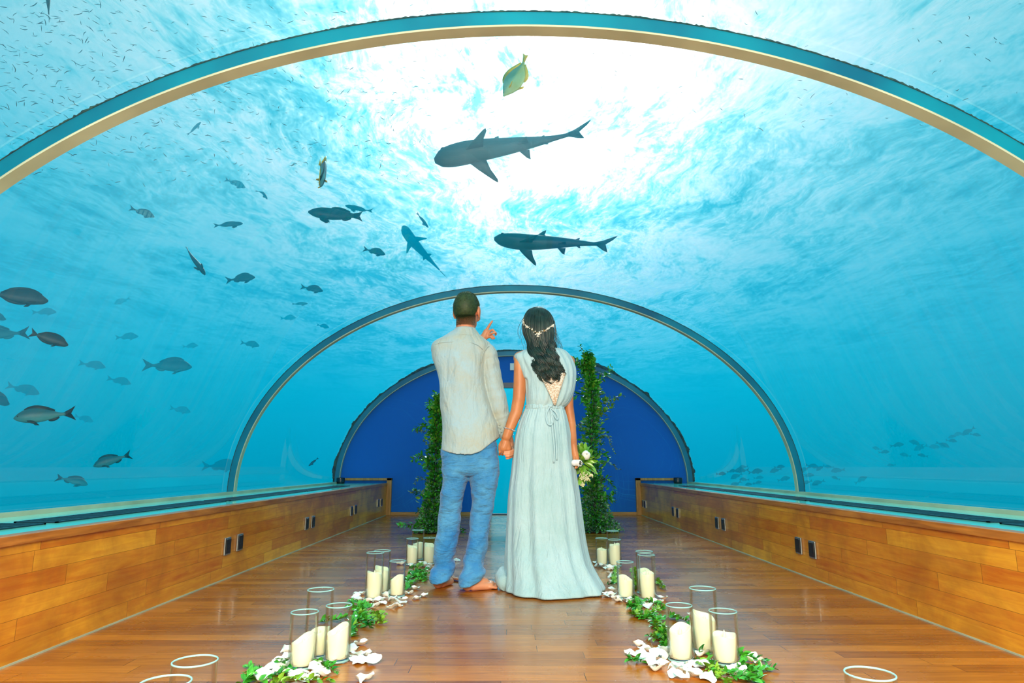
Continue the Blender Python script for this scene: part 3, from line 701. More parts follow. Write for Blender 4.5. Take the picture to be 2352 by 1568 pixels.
chain(b, [(1162.5, 1004, YA, .025), (1160, 1020, YA, .029), (1157, 1028, YA, .030)]); chain(b, [(1163, 1018, YA, .025), (1166, 1030, YA, .022)])
for i in range(4):
    x = 1147.5 + 7.2 * i
    chain(b, [(x + .8, 1029 + .8 * i, YA - .006, .0090), (x + .3, 1038 + i * .4, YA - .004, .0076), (x - .5, 1044 + i * .3, YA + .022, .0068)])
chain(b, [(1155, 1012, YA, .012), (1148.5, 1022, YA - .005, .0105), (1147, 1033, YA + .005, .0085)])
YB2 = YW + .03
chain(b, [(1300, 845, YW, .036), (1305, 890, YB2, .032), (1306.5, 932, YB2, .0285), (1308.5, 948, YB2, .0285), (1312.5, 972, YB2, .0265), (1315, 997, YB2 - .02, .024), (1317.5, 1022, YB2 - .05, .022), (1320, 1040, YB2 - .06, .020)], 16)
chain(b, [(1320.5, 1040, YB2 - .06, .021), (1323, 1054, YB2 - .06, .021), (1322, 1062, YB2 - .045, .02)])
for i in range(4):
    chain(b, [(1326.5 - 1.0 * i, 1056 + 4.0 * i, YB2 - .035, .0085), (1330 - .6 * i, 1058 + 4.2 * i, YB2 - .055, .0080) if i < 1 else (1327 - .5 * i, 1060 + 4.2 * i, YB2 - .06, .0078), (1323 - .3 * i, 1061 + 4.3 * i, YB2 - .075, .0068)])
chain(b, [(1319, 1050, YB2 - .075, .010), (1319.5, 1060, YB2 - .09, .0088), (1322, 1067, YB2 - .09, .0072)])
wbody = fuse(rel(b, woman).obj('body', M_SKINW, woman), .0034, 2)
eyes(wc - woman.location, .93, R(6), wbody)
# dress ------------------------------------------------------------
def wr_bod(a, z, x, y):
    return .0055 * math.sin(a * 17 + z * 5) * noise.noise(Vector((x * 9, y * 9, z * 2))) * 2 + .006 * noise.noise(Vector((x * 7, y * 7, z * 7)))
BR = [(800, 1218, 1286, YW, .055), (804, 1206, 1296, YW, .072), (810, 1193, 1304, YW, .086), (818, 1186, 1311, YW, .096), (832, 1189, 1319, YW, .104), (850, 1198, 1324, YW, .110), (875, 1206, 1322.5, YW, .114), (900, 1208, 1318, YW, .118),
      (918, 1208.5, 1311, YW, .118), (929, 1209, 1303, YW, .108), (937, 1210, 1293, YW, .094)]
bod = MB().loft(garment(BR, 120, 3, 2.2, wr_bod))
# cap of the sleeve over each shoulder
bod.loft(garment([(811, 1190, 1206, YW, .05), (816, 1181, 1214, YW, .062), (824, 1181.5, 1216, YW, .066), (840, 1190, 1216, YW, .066), (870, 1202, 1216, YW, .06)], 40, 3, 2.0))
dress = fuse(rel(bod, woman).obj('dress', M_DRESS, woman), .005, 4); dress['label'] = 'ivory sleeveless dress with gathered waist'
KF = [(s_, p_, a_) for s_, p_, a_ in ((7, .3, .55), (11, 1.9, .5), (4, 2.7, .5), (17, .9, .25))]
def wr_skirt(a, z, x, y):
    t = max(0, min(1, (1.10 - z) / 1.10)); f = sum(am * math.sin(k * a + ph + .8 * noise.noise(Vector((k, z * .8, 0)))) for k, ph, am in KF)
    g = (1 - t) ** 5 * .0022 * math.sin(46 * a + 2 * noise.noise(Vector((x * 8, z * 3, 0))))
    return f * (.0035 + .013 * t ** 1.2) + g + .005 * noise.noise(Vector((x * 6, y * 6, z * 3)))
SK = [(935, 1209, 1293, YW, .094), (942, 1205, 1296, YW, .10), (960, 1197, 1301.5, YW, .112), (985, 1188, 1307.5, YW, .128), (1010, 1182, 1311.5, YW, .138), (1040, 1178.5, 1315, YW, .144), (1080, 1175, 1320, YW, .148), (1140, 1169, 1328, YW - .01, .158),
      (1200, 1167, 1335, YW - .02, .172), (1250, 1165.5, 1342, YW - .03, .19), (1290, 1163.5, 1352, YW - .05, .215), (1320, 1163, 1367, YW - .06, .24), (1342, 1161, 1380, YW - .07, .265), (1353, 1160, 1385, YW - .075, .275)]
def sk_z(p, t): return max(.004 + .006 * (noise.noise(Vector((p.x * 9, p.y * 9, 0))) + .6), p.z)
sk = MB().loft(garment(SK, 260, 3.5, 2.15, wr_skirt, sk_z)); rel(sk, woman).obj('skirt', M_DRESS, dress)
wb = MB()
wb.loft([[p + Vector((0, 0, 0)) for p in r] for r in garment([(931, 1206.5, 1296, YW, .098), (935, 1207, 1295.5, YW, .1), (940, 1206.5, 1296.5, YW, .102)], 160, 1.5, 2.2, lambda a, z, x, y: .0018 * math.sin(60 * a + 3 * math.sin(5 * a)))])
rel(wb, woman).obj('waistband', M_DRESS, dress)
ti = MB()
def ribbon(pts, w=.006, off=.012):
    Q = [back_pt(BR if p[1] < 936 else SK, p[0], p[1], off) for p in pts]; tab = [(i,) + tuple(q) for i, q in enumerate(Q)]
    ti.tube([Vector(crv(tab, (len(Q) - 1) * i / 30)) for i in range(31)], w, 8, 0, .35, up=Vector((0, -1, 0)))
ribbon([(1262, 938), (1256, 950), (1254, 962), (1258, 976), (1266, 978), (1270, 965), (1264, 945)], .004, .018)
ribbon([(1264, 940), (1276, 950), (1281, 960), (1279, 966), (1273, 958), (1265, 946)], .004, .020)
ribbon([(1264, 940), (1267, 970), (1270, 1000), (1273, 1030), (1272, 1062)], .0045, .014)
ribbon([(1266, 940), (1272, 970), (1276, 1000), (1278, 1030), (1279, 1056)], .0042, .012)
ti.ball(back_pt(BR, 1264, 936, .016), (.012, .009, .009), 12, 8)
rel(ti, woman).obj('waist_tie', M_DRESS, dress)
# lace inset in the open V of the back
lc = MB(); v = []; f = []
for i in range(13):
    t = i / 12; py = 862 + 72 * t; l, r = 1238 + (1273 - 1238) * t, 1300 + (1276 - 1300) * t
    for j in range(9): v.append(back_pt(BR, l + (r - l) * j / 8, py, .010 + .002 * math.sin(j * 2.1 + i)))
for i in range(12):
    for j in range(8): f.append((i * 9 + j, i * 9 + j + 1, (i + 1) * 9 + j + 1, (i + 1) * 9 + j))
lc.add(v, f)
M_LACE = pbsdf('cream_lace', lambda nt: nt.ramp(nt.noise(nt.obj(), 130, 2), [(0.45, rgb(222, 220, 208)), (0.56, rgb(196, 168, 140))]), 0.8)
lo_ = rel(lc, woman).obj('lace_inset', M_LACE, dress); sd = lo_.modifiers.new('t', 'SOLIDIFY'); sd.thickness = .003
# little pool of hem beside the man's foot, resting on the floor
hp = MB(); A = on_floor(1162, 1357)
pts = [A + Vector((.0, -.02, .03)), A + Vector((-.018, .02, .035)), A + Vector((-.026, .07, .04)), A + Vector((-.015, .12, .05)), A + Vector((.01, .15, .05))]
hp.tube(pts, [.03, .033, .038, .035, .03], 20)
for k in range(len(hp.v)):
    p = Vector(hp.v[k]); p += noise.noise_vector(p * 22) * .008; p.z = max(.003, p.z * 1.35); hp.v[k] = tuple(p)
rel(hp, woman).obj('hem_fold', M_DRESS, dress)
# neckline strap of bare back/neck is body; now hair ----------------
rnd = random.Random(11)
CX = [(706, 1234, 9), (709, 1234, 17), (714, 1235, 24), (722, 1236, 30), (735, 1236, 35), (748, 1236, 36.2), (765, 1237, 36), (780, 1240, 33), (800, 1246, 32), (820, 1253, 32.5), (840, 1259, 30), (862, 1263.5, 27), (876, 1265, 20), (890, 1266, 9)]
YD = [(706, -.012, .0), (709, -.036, .01), (712, -.054, .016), (722, -.083, .036), (735, -.101, .06), (750, -.108, .078), (770, -.109, .08), (785, -.108, .07), (800, -.112, .055), (820, -.128, .04), (850, -.142, .032), (890, -.148, .025)]
def hair_pt(u, py, lift=0.0):
    cx, hw = crv(CX, py); yd, bul = crv(YD, py)
    y = YW + .02 + yd + bul * (1 - math.sqrt(max(0, 1 - min(.98, abs(u)) ** 2))) - lift
    return at_y(cx + u * hw, py, y)
hw_ = MB()
bc = wc + Vector((0, -.020, .015)); br_ = Vector((.0735, .080, .0865)); hw_.ball(bc, br_, 28, 20)
for k in range(260):                # strands combed back from the parting over the crown
    f0 = rnd.uniform(-3.5, .36); x0 = rnd.gauss(0, .10); Q = []
    for i in range(14):
        a = -.25 + 1.75 * i / 13; d = Vector((math.sin(a) * math.cos(f0) + x0 * (1 - i / 13), math.sin(a) * math.sin(f0) + .30 * (1 - i / 13), math.cos(a))).normalized()
        Q.append(bc + Vector((d.x * br_.x, d.y * br_.y, d.z * br_.z)) * (1.012 + .006 * math.sin(k)))
    hw_.tube(Q, rnd.uniform(.0018, .0030), 5, 0, .7, False)
cap = []
for i in range(40):                 # scalp shell under the locks
    py = 706.5 + (800 - 706.5) * i / 39; cx, hw = crv(CX, py); yc = YW + .02; a, bb = at_y(cx - hw * .97, py, yc), at_y(cx + hw * .97, py, yc)
    ring = []; hy = .104 * math.sqrt(max(.02, 1 - ((py - 752) / 50) ** 2)) * .88 if py < 752 else .090 - .04 * (py - 752) / 48
    for j in range(40):
        t = 2 * math.pi * j / 40; fr = math.sin(t); r_ = hy if fr < 0 else min(hy, .05) if py > 722 else hy
        ring.append(Vector(((a.x + bb.x) / 2 + (bb.x - a.x) / 2 * math.cos(t), yc + r_ * fr, a.z)))
    cap.append(ring)
hw_.loft(cap)
for k in range(760):
    u0 = rnd.uniform(-1, 1); end = rnd.uniform(848, 888) - 12 * abs(u0) * rnd.random(); start = 706.3 + 3 * rnd.random() + (10 * abs(u0) ** 2 if rnd.random() < .5 else 0)
    cl_ = math.floor((u0 + 1) * 4.5); ph = cl_ * 2.3 + rnd.gauss(0, .35); amp = rnd.uniform(2.2, 3.6); fr = .165 + .02 * math.sin(cl_ * 5) + rnd.gauss(0, .003); lift = rnd.uniform(-.004, .010); N = 46; Q = []; rad = []
    sw = rnd.uniform(-.25, .25); rk = rnd.uniform(.0020, .0036)
    for i in range(N):
        t = i / (N - 1); py = start + (end - start) * t
        wv = max(0, min(1, (py - 775) / 35)); u = u0 * (1 if py > 730 else 1) + sw * wv * math.sin((py - 775) * .03)
        p = hair_pt(max(-1.05, min(1.05, u)), py, lift + wv * .008 * math.cos(fr * (py - 775) + ph))
        p.x += wv * amp * .00265 * math.sin(fr * (py - 775) + ph)
        if t > .88:
            q = (t - .88) / .12; p.x += (1 if u0 > 0 else -1) * .012 * math.sin(q * 3.5) ; p.z += .012 * q * q
        Q.append(p); rad.append(rk * (1 if t < .9 else (1 - (t - .9) / .1 * .85)))
    hw_.tube(Q, rad, 5, 0, .7, False)
for k in range(26):                 # loose flyaway strands at the sides
    side = rnd.choice((-1, 1, 1)); py0 = rnd.uniform(722, 760); Q = []; L = rnd.uniform(40, 85); ph = rnd.uniform(0, 6)
    for i in range(18):
        t = i / 17; py = py0 + L * t; cx, hw = crv(CX, py)
        Q.append(at_y(cx + side * (hw + 1 + 7 * t * rnd.uniform(.9, 1.1) * (1 + math.sin(ph))) + 1.5 * math.sin(t * 7 + ph), py, YW - .03))
    hw_.tube(Q, .0007, 4, 0, 1, False)
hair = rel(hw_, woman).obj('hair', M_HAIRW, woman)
vine = [(1200.5, 735), (1203, 742), (1207, 748), (1213, 752), (1220, 755), (1227, 760), (1234, 764), (1240, 763), (1248, 759), (1256, 756), (1263, 751), (1270, 748), (1276, 746)]
def vp(px, py, off=.012):
    cx, hw = crv(CX, py); return hair_pt(max(-.985, min(.985, (px - cx) / hw)), py, off)
gv = MB(); tab = [(i,) + p for i, p in enumerate(vine)]
gv.tube([vp(*crv(tab, 12 * i / 60)) for i in range(61)], .0012, 6)
for k in range(34):
    a = crv(tab, rnd.uniform(0, 12)); gv.tube([vp(*a), vp(a[0] + rnd.uniform(-4, 4), a[1] + rnd.uniform(-4, 4), .016)], .0009, 5)
pm = MB()
for k in range(130):
    t = rnd.choice((0.6, 2.2, 2.6, 4.0, 5.2, 5.8, 6.3, 6.6, 7.2, 9.0, 9.6, 10.6, 11.2)) + rnd.gauss(0, .35); a = crv(tab, max(0, min(12, t)))
    dn = 9 * rnd.random() if 5.3 < t < 6.9 else rnd.uniform(-2.5, 3)
    pm.ball(vp(a[0] + rnd.uniform(-2.5, 2.5), a[1] + dn, rnd.uniform(.012, .018)), rnd.uniform(.0022, .0036), 7, 5)
hv = rel(gv, woman).obj('hair_vine', M_GOLD, woman); rel(pm, woman).obj('pearl_blossoms', M_PEARL, hv)
br = MB(); A, B = at_y(1158, 982, YA - .01), at_y(1183, 989.5, YA - .01); cc = (A + B) / 2; ax = (B - A).normalized(); r1 = (B - A).length / 2 + .001
fy = Vector((0, 1, 0)); nn = 30
for i in range(nn):
    a = 2 * math.pi * i / nn; br.ball(cc + ax * r1 * math.cos(a) + fy * (r1 * .98) * math.sin(a), .0035, 6, 5)
rel(br, woman).obj('bracelet', M_SILVER, woman)
# ================================================================== vases and candles
M_WAX = pbsdf('ivory_wax', lambda nt: nt.ramp(nt.noise(nt.obj(), 7, 2), [(0.3, rgb(240, 236, 200)), (0.7, rgb(248, 244, 214))]), 0.45, Subsurface_Weight=0.25, Subsurface_Scale=0.02)
def vase_mesh(h, r=.049):
    n = 40; mb = MB(); c = lambda rr, z: [(rr * math.cos(2 * math.pi * k / n), rr * math.sin(2 * math.pi * k / n), z) for k in range(n)]
    prof = [(r * .93, 0.0), (r, .006), (r, h * .5), (r, h - .002), (r - .0006, h), (r - .0022, h), (r - .0028, h - .002), (r - .0028, h * .5), (r - .0028, .020), (r - .012, .013), (r * .3, .0115), (.0005, .011)]
    mb.loft([c(.0005, .0015)] + [c(r * .6, .003)] + [c(*p) for p in prof], 0, True); return mb
def candle_mesh(h, r, ang, slope, mbw):
    n = 40; mb = MB(); ca = lambda k: 2 * math.pi * k / n
    top = lambda k: h - slope * .5 + slope * .5 * math.cos(ca(k) - ang) + .003 * math.sin(3 * ca(k) + h * 90)
    ring = lambda rr, zf: [(rr * math.cos(ca(k)), rr * math.sin(ca(k)), zf(k)) for k in range(n)]
    zl = h - slope - .012
    mb.loft([ring(r * .97, lambda k: 0), ring(r, lambda k: .003), ring(r, lambda k: zl * .5), ring(r, lambda k: top(k) - .004), ring(r - .0015, lambda k: top(k) - .0005), ring(r - .004, lambda k: top(k) - .0012),
             ring(r - .006, lambda k: top(k) - .008), ring(r * .62, lambda k: zl + .35 * (top(k) - zl) * .5), ring(r * .3, lambda k: zl), ring(.0005, lambda k: zl - .001)])
    mbw.tube([(0, 0, zl - .002), (.0, 0, zl + .008), (.001, 0, zl + .018), (0.0, 0, zl + .030)], [.0025, .0055, .005, .0008], 10)
    return mb
def ground_of_rim(px, py, wpx, dia=.098):
    d = ray(px, py); dep = dia * FPX / wpx; p = CAM + d * dep; return p
VASES = [  # base px, rim px, rim width, candle top py (average), candle slope direction, slope, words
    ('L2a', (693, 1533), (699, 1405), 59, 1458, 20, .035, "front of the three big ones, man's side"),
    ('L2b', (729, 1507), (727.5, 1353.7), 57, 1443, 20, .02, "tall one behind the other big two, man's side"),
    ('L2c', (773, 1518), (778, 1390), 56, 1438, 30, .035, "aisle side of the three big ones, man's side"),
    ('L3a', (858, 1376), (860.5, 1269), 39, 1313, 200, .012, "tall front one of the middle cluster, man's side"),
    ('L3b', (875, 1362), (868, 1264.5), 37, 1302, 150, .02, "half hidden one of middle cluster, man's side"),
    ('L3c', (911, 1370), (913, 1288), 36, 1322, 20, .028, "short one of the middle cluster, man's side"),
    ('L4a', (946, 1297), (948, 1236.6), 27, 1253, 160, .02, "outer one of the far cluster by the man's shin"),
    ('L4b', (959, 1285), (960, 1217), 28, 1246, 20, .01, "tall back one of cluster by the man's shin"),
    ('L4c', (985, 1295), (985.5, 1235), 27, 1249, 120, .025, "one touching the outline of the man's trousers"),
    ('R4a', (1383, 1298), (1381.7, 1236), 27, 1260, 100, .006, "closest to the dress in the far cluster"),
    ('R4b', (1409, 1291), (1408, 1219), 28, 1262, 100, .02, "tall back one of cluster before the leafy column"),
    ('R4c', (1413, 1300), (1413, 1239), 28.5, 1249, 40, .010, "front one of the cluster before the leafy column"),
    ('R3a', (1438, 1374), (1435.5, 1290), 38, 1323, 150, .025, "short one of the middle cluster, woman's side"),
    ('R3b', (1483, 1362), (1481, 1266), 38, 1308, 120, .02, "hidden behind the middle cluster's tall one, woman's side"),
    ('R3c', (1488.5, 1377), (1487.5, 1274), 38, 1314, 80, .006, "tall front one of the middle cluster, woman's side"),
    ('R2a', (1565, 1517), (1557.5, 1389.6), 57, 1438, 40, .026, "beside petal pile among three big ones, woman's side"),
    ('R2b', (1621, 1497), (1619, 1351), 57, 1408, 150, .030, "tallest of the three big ones, woman's side"),
    ('R2c', (1667, 1524), (1660, 1403), 60, 1455, 60, .006, "wall side of the three big ones, woman's side"),
    ('L1a', None, (448, 1518), 99, None, 20, .03, "largest rim rising at the bottom edge, man's side"),
    ('L1b', None, (380, 1567), 112, None, 20, .03, "sliver of rim at the bottom edge, man's side"),
    ('R1', None, (1998, 1547), 109, None, 20, .03, "lone rim rising at the bottom edge, woman's side"),
]
VPOS = {}
for key, bp, rp, wpx, ct, sd_, sl, words_ in VASES:
    if bp: g = on_floor(*bp); h = at_y(rp[0], rp[1], g.y).z; dep = g.y * _cp + .2 * _sp; r = wpx * dep / FPX / 2
    else:
        p = ground_of_rim(rp[0], rp[1], wpx); g = Vector((p.x, p.y, 0)); h = p.z; r = .049
    r = max(.044, min(.054, r)); VPOS[key] = (g, h, r)
    v = vase_mesh(h, r).obj('glass_vase', M_VASE, loc=(g.x, g.y, 0))
    tag(v, 'glass cylinder vase, ' + words_, 'vase', 'glass cylinder vases along both sides of the aisle')
    rm = MB(); nn_ = 48; rm.tube([(math.cos(2 * math.pi * k / nn_) * (r - .0014), math.sin(2 * math.pi * k / nn_) * (r - .0014), h + .0004) for k in range(nn_ + 1)], .0021, 8, cap=False); rm.obj('rim_highlight_ring', M_RIM, v)  # pale ring added on the rim as its highlight
    bs = MB(); bs.loft([[(math.cos(2 * math.pi * k / nn_) * rr_, math.sin(2 * math.pi * k / nn_) * rr_, zz_) for k in range(nn_)] for rr_, zz_ in ((r - .001, .003), (r + .0004, .005), (r + .0004, .009), (r - .002, .0105))], 0, False); bs.obj('thick_glass_foot', M_RIM, v)
    if ct: ch = at_y(rp[0], ct, g.y).z - .0125
    else: ch = h * .45
    wk = MB(); cm = candle_mesh(ch + sl * .3, r - .008, R(sd_), sl, wk); co = cm.obj('pillar_candle', M_WAX, loc=(g.x, g.y, .0125)); wk.obj('flameless_wick', M_WAX, co)
    tag(co, 'ivory candle in vase, ' + words_, 'candle', 'ivory pillar candles inside the vases')

# ================================================================== leaves
def leaf_green(name, a, b_, rough=.35):
    return pbsdf(name, lambda nt: nt.ramp(nt.noise(nt.obj(), 16, 3), [(0.35, a), (0.65, b_)]), rough, Specular_IOR_Level=0.7)
M_LEAF = leaf_green('glossy_green_leaves', rgb(16, 112, 30), rgb(84, 184, 52), .28)
M_LEAFY = leaf_green('fresh_yellow_green_leaves', rgb(70, 140, 26), rgb(140, 190, 60), .3)
M_EUCA = leaf_green('grey_green_eucalyptus_leaves', rgb(40, 104, 78), rgb(128, 168, 130), .5)
M_STEM = pbsdf('green_brown_stem', rgb(92, 104, 44), .6)
def leaf(mb, p, d, nrm_, L, w, curl=.25, mi=0):
    d = d.normalized(); s = d.cross(nrm_); s = s.normalized() if s.length > 1e-6 else Vector((1, 0, 0)); n = s.cross(d)
    prof = ((0, .04), (.25, .8), (.55, 1.0), (.82, .55), (1, .02)); v = []
    for t, k in prof:
        c = p + d * (L * t) - n * (L * curl * t * t)
        v += [c - s * (w * k) + n * (w * k * .35), c, c + s * (w * k) + n * (w * k * .35)]
    f = []
    for i in range(len(prof) - 1):
        for j in range(2): f.append((i * 3 + j, i * 3 + j + 1, i * 3 + j + 4, i * 3 + j + 3))
    mb.add(v, f, mi)
def rv(rnd): return Vector((rnd.gauss(0, 1), rnd.gauss(0, 1), rnd.gauss(0, 1))).normalized()
def smooth_path(P, n):
    tab = [(i,) + tuple(p) for i, p in enumerate(P)]; return [Vector(crv(tab, (len(P) - 1) * i / n)) for i in range(n + 1)]
def sprig(name, P, parent, L, w, gap, m_leaf, rnd, stem_r=.0022, spread=.9, pairs=True, floorz=None):
    """a twig with leaves in pairs along it"""
    ln = sum((b - a).length for a, b in zip(P[:-1], P[1:])); N = max(6, int(ln / gap)); Q = smooth_path(P, N); o = parent.location if parent is not None and parent.parent is None else Vector((0, 0, 0))
    lf = MB()
    for i, q in enumerate(Q[1:]):
        t = (Q[i + 1] - Q[i]).normalized()
        for k in ((-1, 1) if pairs else (rnd.choice((-1, 1)),)):
            side = t.cross(rv(rnd)).normalized() * k
            d = t * .55 + side * spread + Vector((0, 0, rnd.uniform(-.1, .2))); s_ = rnd.uniform(.7, 1.1) * (1 - .35 * i / N)
            nn = (Vector((0, 0, 1)) + rv(rnd) * .7).normalized(); p = Vector(q)
            if floorz is not None: d.z = abs(d.z) * .7; p.z = max(p.z, floorz + .004)
            if floorz is not None and any((p.xy - g_[0].xy).length < g_[2] + .004 or ((p + d.normalized() * L * s_).xy - g_[0].xy).length < g_[2] + .004 for g_ in VPOS.values()): continue
            leaf(lf, p, d, nn, L * s_, w * s_)
    if floorz is not None:
        lf.v = [(v[0], v[1], max(v[2], floorz + .0015)) for v in lf.v]
    lf.v = [(v[0] - o.x, v[1] - o.y, v[2] - o.z) for v in lf.v]
    st = MB().tube([q - o for q in Q], [stem_r * (1 - .6 * i / N) for i in range(N + 1)], 6)
    b = st.obj(name, M_STEM, parent); lf.obj('leaves', m_leaf, b); return b

# ------------------------------------------------------------------ leafy columns of the wedding arch
def column(base_px, stem_px, branches, seed, label, hw=15, bush=(46, 110), top_y=None):
    rnd = random.Random(seed); g = on_floor(*base_px); Y = g.y; col = empty('greenery_column', (g.x, g.y, 0)); tag(col, label, 'flower arrangement', 'leafy columns standing before the blue wall')
    P = [at_y(x, y, Y) for x, y in stem_px]; P[0] = Vector((P[0].x, Y, .012)); Q = smooth_path(P, 90)
    st = MB().tube([q - g for q in Q], .016, 10); st.ball((0, 0, .012), (.16, .16, .012), 24, 6); st.obj('support_pole', pbsdf('dark_stand_metal', rgb(40, 44, 40), .4), col)
    fo, fo2, fo3 = MB(), MB(), MB(); mpp = Y / FPX
    for i in range(2300):
        t = rnd.random(); q = Q[int(t * 90)]; wv = hw * (1 + .3 * math.sin(t * 23 + seed)) * (1.15 if t < .5 else 1.0 - .72 * max(0, t - .62) / .38)
        rr = wv * mpp * min(1.9, abs(rnd.gauss(.45, .5)) * (1 + .6 * noise.noise(Vector((t * 16, seed, 0))))); a = rnd.uniform(0, 2 * math.pi); out = Vector((math.cos(a), math.sin(a), rnd.uniform(-.2, .8)))
        p = q + Vector((math.cos(a), math.sin(a), 0)) * rr - g; tgt = fo2 if rnd.random() < (.25 if t > .6 else .1) else (fo3 if rnd.random() < .22 and t < .7 else fo)
        leaf(tgt, p, out, (out * .3 + rv(rnd) * .9).normalized(), rnd.uniform(.035, .065), rnd.uniform(.010, .017), .3)
    fo.obj('foliage', M_LEAF, col); fo2.obj('pale_foliage', M_LEAFY, col); fo3.obj('eucalyptus_foliage', M_EUCA, col)
    bu, bu2 = MB(), MB(); bw, bh = bush
    for i in range(2600):
        t = rnd.random() ** 1.7; wv = bw * (1 - t) ** 1.5 + hw * (.6 + .4 * t); a = rnd.uniform(0, 2 * math.pi); rr = wv * mpp * math.sqrt(rnd.random())
        p = Vector((math.cos(a) * rr, math.sin(a) * rr * .8, .01 + t * bh * mpp)); out = Vector((math.cos(a), math.sin(a), rnd.uniform(-.5, .9)))
        leaf(bu2 if rnd.random() < .55 else bu, p, out, rv(rnd), rnd.uniform(.018, .04), rnd.uniform(.007, .012), .3)
    for m_ in (bu, bu2): m_.v = [(v[0], v[1], max(.003, v[2])) for v in m_.v]
    bu.obj('base_foliage', M_LEAF, col); bu2.obj('base_eucalyptus', M_EUCA, col)
    for path, m_leaf in branches:
        Pp = [at_y(x, y, Y + rnd.uniform(-.08, .08) * (k > 0)) for k, (x, y) in enumerate(path)]
        sprig('branch', Pp, col, .078 if m_leaf is not M_EUCA else .042, .019 if m_leaf is not M_EUCA else .017, .021, m_leaf, rnd)
        if len(path) > 2 and m_leaf is not M_EUCA:
            Pq = [Pp[0], (Pp[1] + Pp[0]) / 2 + rv(rnd) * .05, Pp[1] + rv(rnd) * .10 + Vector((0, 0, .05))]; sprig('branch', Pq, col, .058, .015, .019, m_leaf, rnd)
    return col
column((1368, 1221), [(1368, 1221), (1362, 1100), (1358, 1000), (1362, 920), (1354, 860), (1350, 812)],
       [([(1352, 850), (1322, 828), (1285, 811)], M_LEAF), ([(1352, 862), (1340, 840), (1318, 838)], M_LEAF), ([(1360, 880), (1388, 866), (1404, 850)], M_LEAF), ([(1362, 950), (1385, 925), (1430, 908)], M_LEAFY),
        ([(1364, 965), (1392, 945), (1415, 915)], M_LEAFY), ([(1355, 890), (1335, 868), (1322, 880)], M_LEAF), ([(1352, 925), (1335, 905), (1320, 910)], M_LEAF), ([(1365, 1020), (1395, 1000), (1411, 1040)], M_EUCA),
        ([(1365, 1085), (1395, 1063), (1422, 1078)], M_EUCA), ([(1362, 1105), (1395, 1100), (1410, 1130)], M_LEAF), ([(1345, 1140), (1332, 1128), (1322, 1150)], M_LEAF), ([(1360, 1050), (1384, 1040), (1398, 1050)], M_LEAF),
        ([(1370, 1150), (1395, 1140), (1408, 1152)], M_LEAF), ([(1380, 1210), (1410, 1196), (1432, 1215)], M_EUCA), ([(1350, 835), (1348, 818), (1352, 804)], M_LEAF), ([(1345, 985), (1330, 975), (1322, 980)], M_EUCA)],
       5, 'tall leafy green column behind the woman, bushy at its foot, against the blue wall')
column((992, 1223), [(992, 1223), (999, 1110), (1003, 1000), (1009, 905)],
       [([(1004, 960), (992, 930), (1000, 902)], M_LEAF), ([(1000, 1000), (975, 978), (953, 984)], M_LEAF), ([(1000, 1006), (978, 992), (957, 991)], M_EUCA), ([(998, 1066), (970, 1048), (948, 1056)], M_LEAF),
        ([(996, 1115), (965, 1097), (952, 1110)], M_EUCA), ([(995, 1150), (965, 1128), (940, 1130)], M_EUCA), ([(995, 1160), (972, 1140), (950, 1122)], M_LEAF), ([(982, 1196), (950, 1204), (917, 1208)], M_LEAF),
        ([(1010, 1215), (1040, 1210), (1066, 1222)], M_LEAF), ([(1002, 1035), (985, 1022), (974, 1012)], M_EUCA), ([(1004, 945), (990, 935), (984, 925)], M_LEAF), ([(985, 1180), (965, 1168), (958, 1176)], M_EUCA)],
       9, 'leafy green column half hidden behind the man, spilling onto the floor', hw=15, bush=(32, 95))

# ------------------------------------------------------------------ garlands of leaves lying on the floor
def garland(paths, seed, label, L=.042):
    rnd = random.Random(seed); g = on_floor(*paths[0][0]); root = empty('leaf_garland', (g.x, g.y, 0)); tag(root, label, 'garland', 'leaf garlands lying along the aisle')
    for path in paths:
        P = [on_floor(x, y, .006 + .012 * (k % 2)) for k, (x, y) in enumerate(path)]
        sprig('vine', P, root, L, L * .24, .011, rnd.choice((M_LEAF, M_LEAF, M_LEAFY)), rnd, .0018, 1.0, True, 0.0)
    return root
z5 = lambda x, y: (320 + x / 3.178, 1180 + y / 3.178)
z6 = lambda x, y: (1320 + x / 3.015, 1180 + y / 3.015)
garland([[z5(740, 1260), z5(800, 1190), z5(885, 1150)], [z5(770, 1240), z5(810, 1170), z5(800, 1110)], [z5(840, 1230), z5(1000, 1180), z5(1110, 1150)], [z5(930, 1240), z5(1120, 1215), z5(1390, 1215)], [z5(1010, 1070), z5(1060, 1100), z5(1110, 1160)], [z5(1280, 1080), z5(1350, 1110), z5(1440, 1150)]], 21, 'leaf garland under the petals at the foot of the three big vases, man\'s side')
garland([[z5(1540, 670), z5(1600, 700), z5(1690, 680)], [z5(1560, 760), z5(1640, 720), z5(1790, 730)], [z5(1600, 740), z5(1660, 780), z5(1680, 830)], [z5(1540, 900), z5(1550, 800), z5(1600, 720), z5(1660, 660)], [z5(1545, 840), z5(1570, 820), z5(1610, 830)], [z5(1700, 720), z5(1750, 760), z5(1780, 800)], [z5(1560, 700), z5(1620, 660), z5(1540, 640)], [z5(1570, 780), z5(1600, 760), z5(1740, 790)], [z5(1300, 790), z5(1440, 770), z5(1530, 750)]], 22, 'leaf garland spilling between the big and middle vases, man\'s side')
garland([[z5(1950, 500), z5(2000, 440), z5(2110, 400)], [z5(1950, 440), z5(2050, 420), z5(2110, 470)], [z5(1945, 560), z5(1980, 500), z5(2060, 480)], [z5(1960, 400), z5(2040, 380), z5(2080, 350)], [z5(1800, 500), z5(1860, 500), z5(1950, 470)], [z5(1980, 470), z5(2060, 450), z5(2130, 430)], [z5(1990, 420), z5(2040, 440), z5(2090, 490)]], 23, 'leaf garland between the vases and the man\'s bare foot', .038)
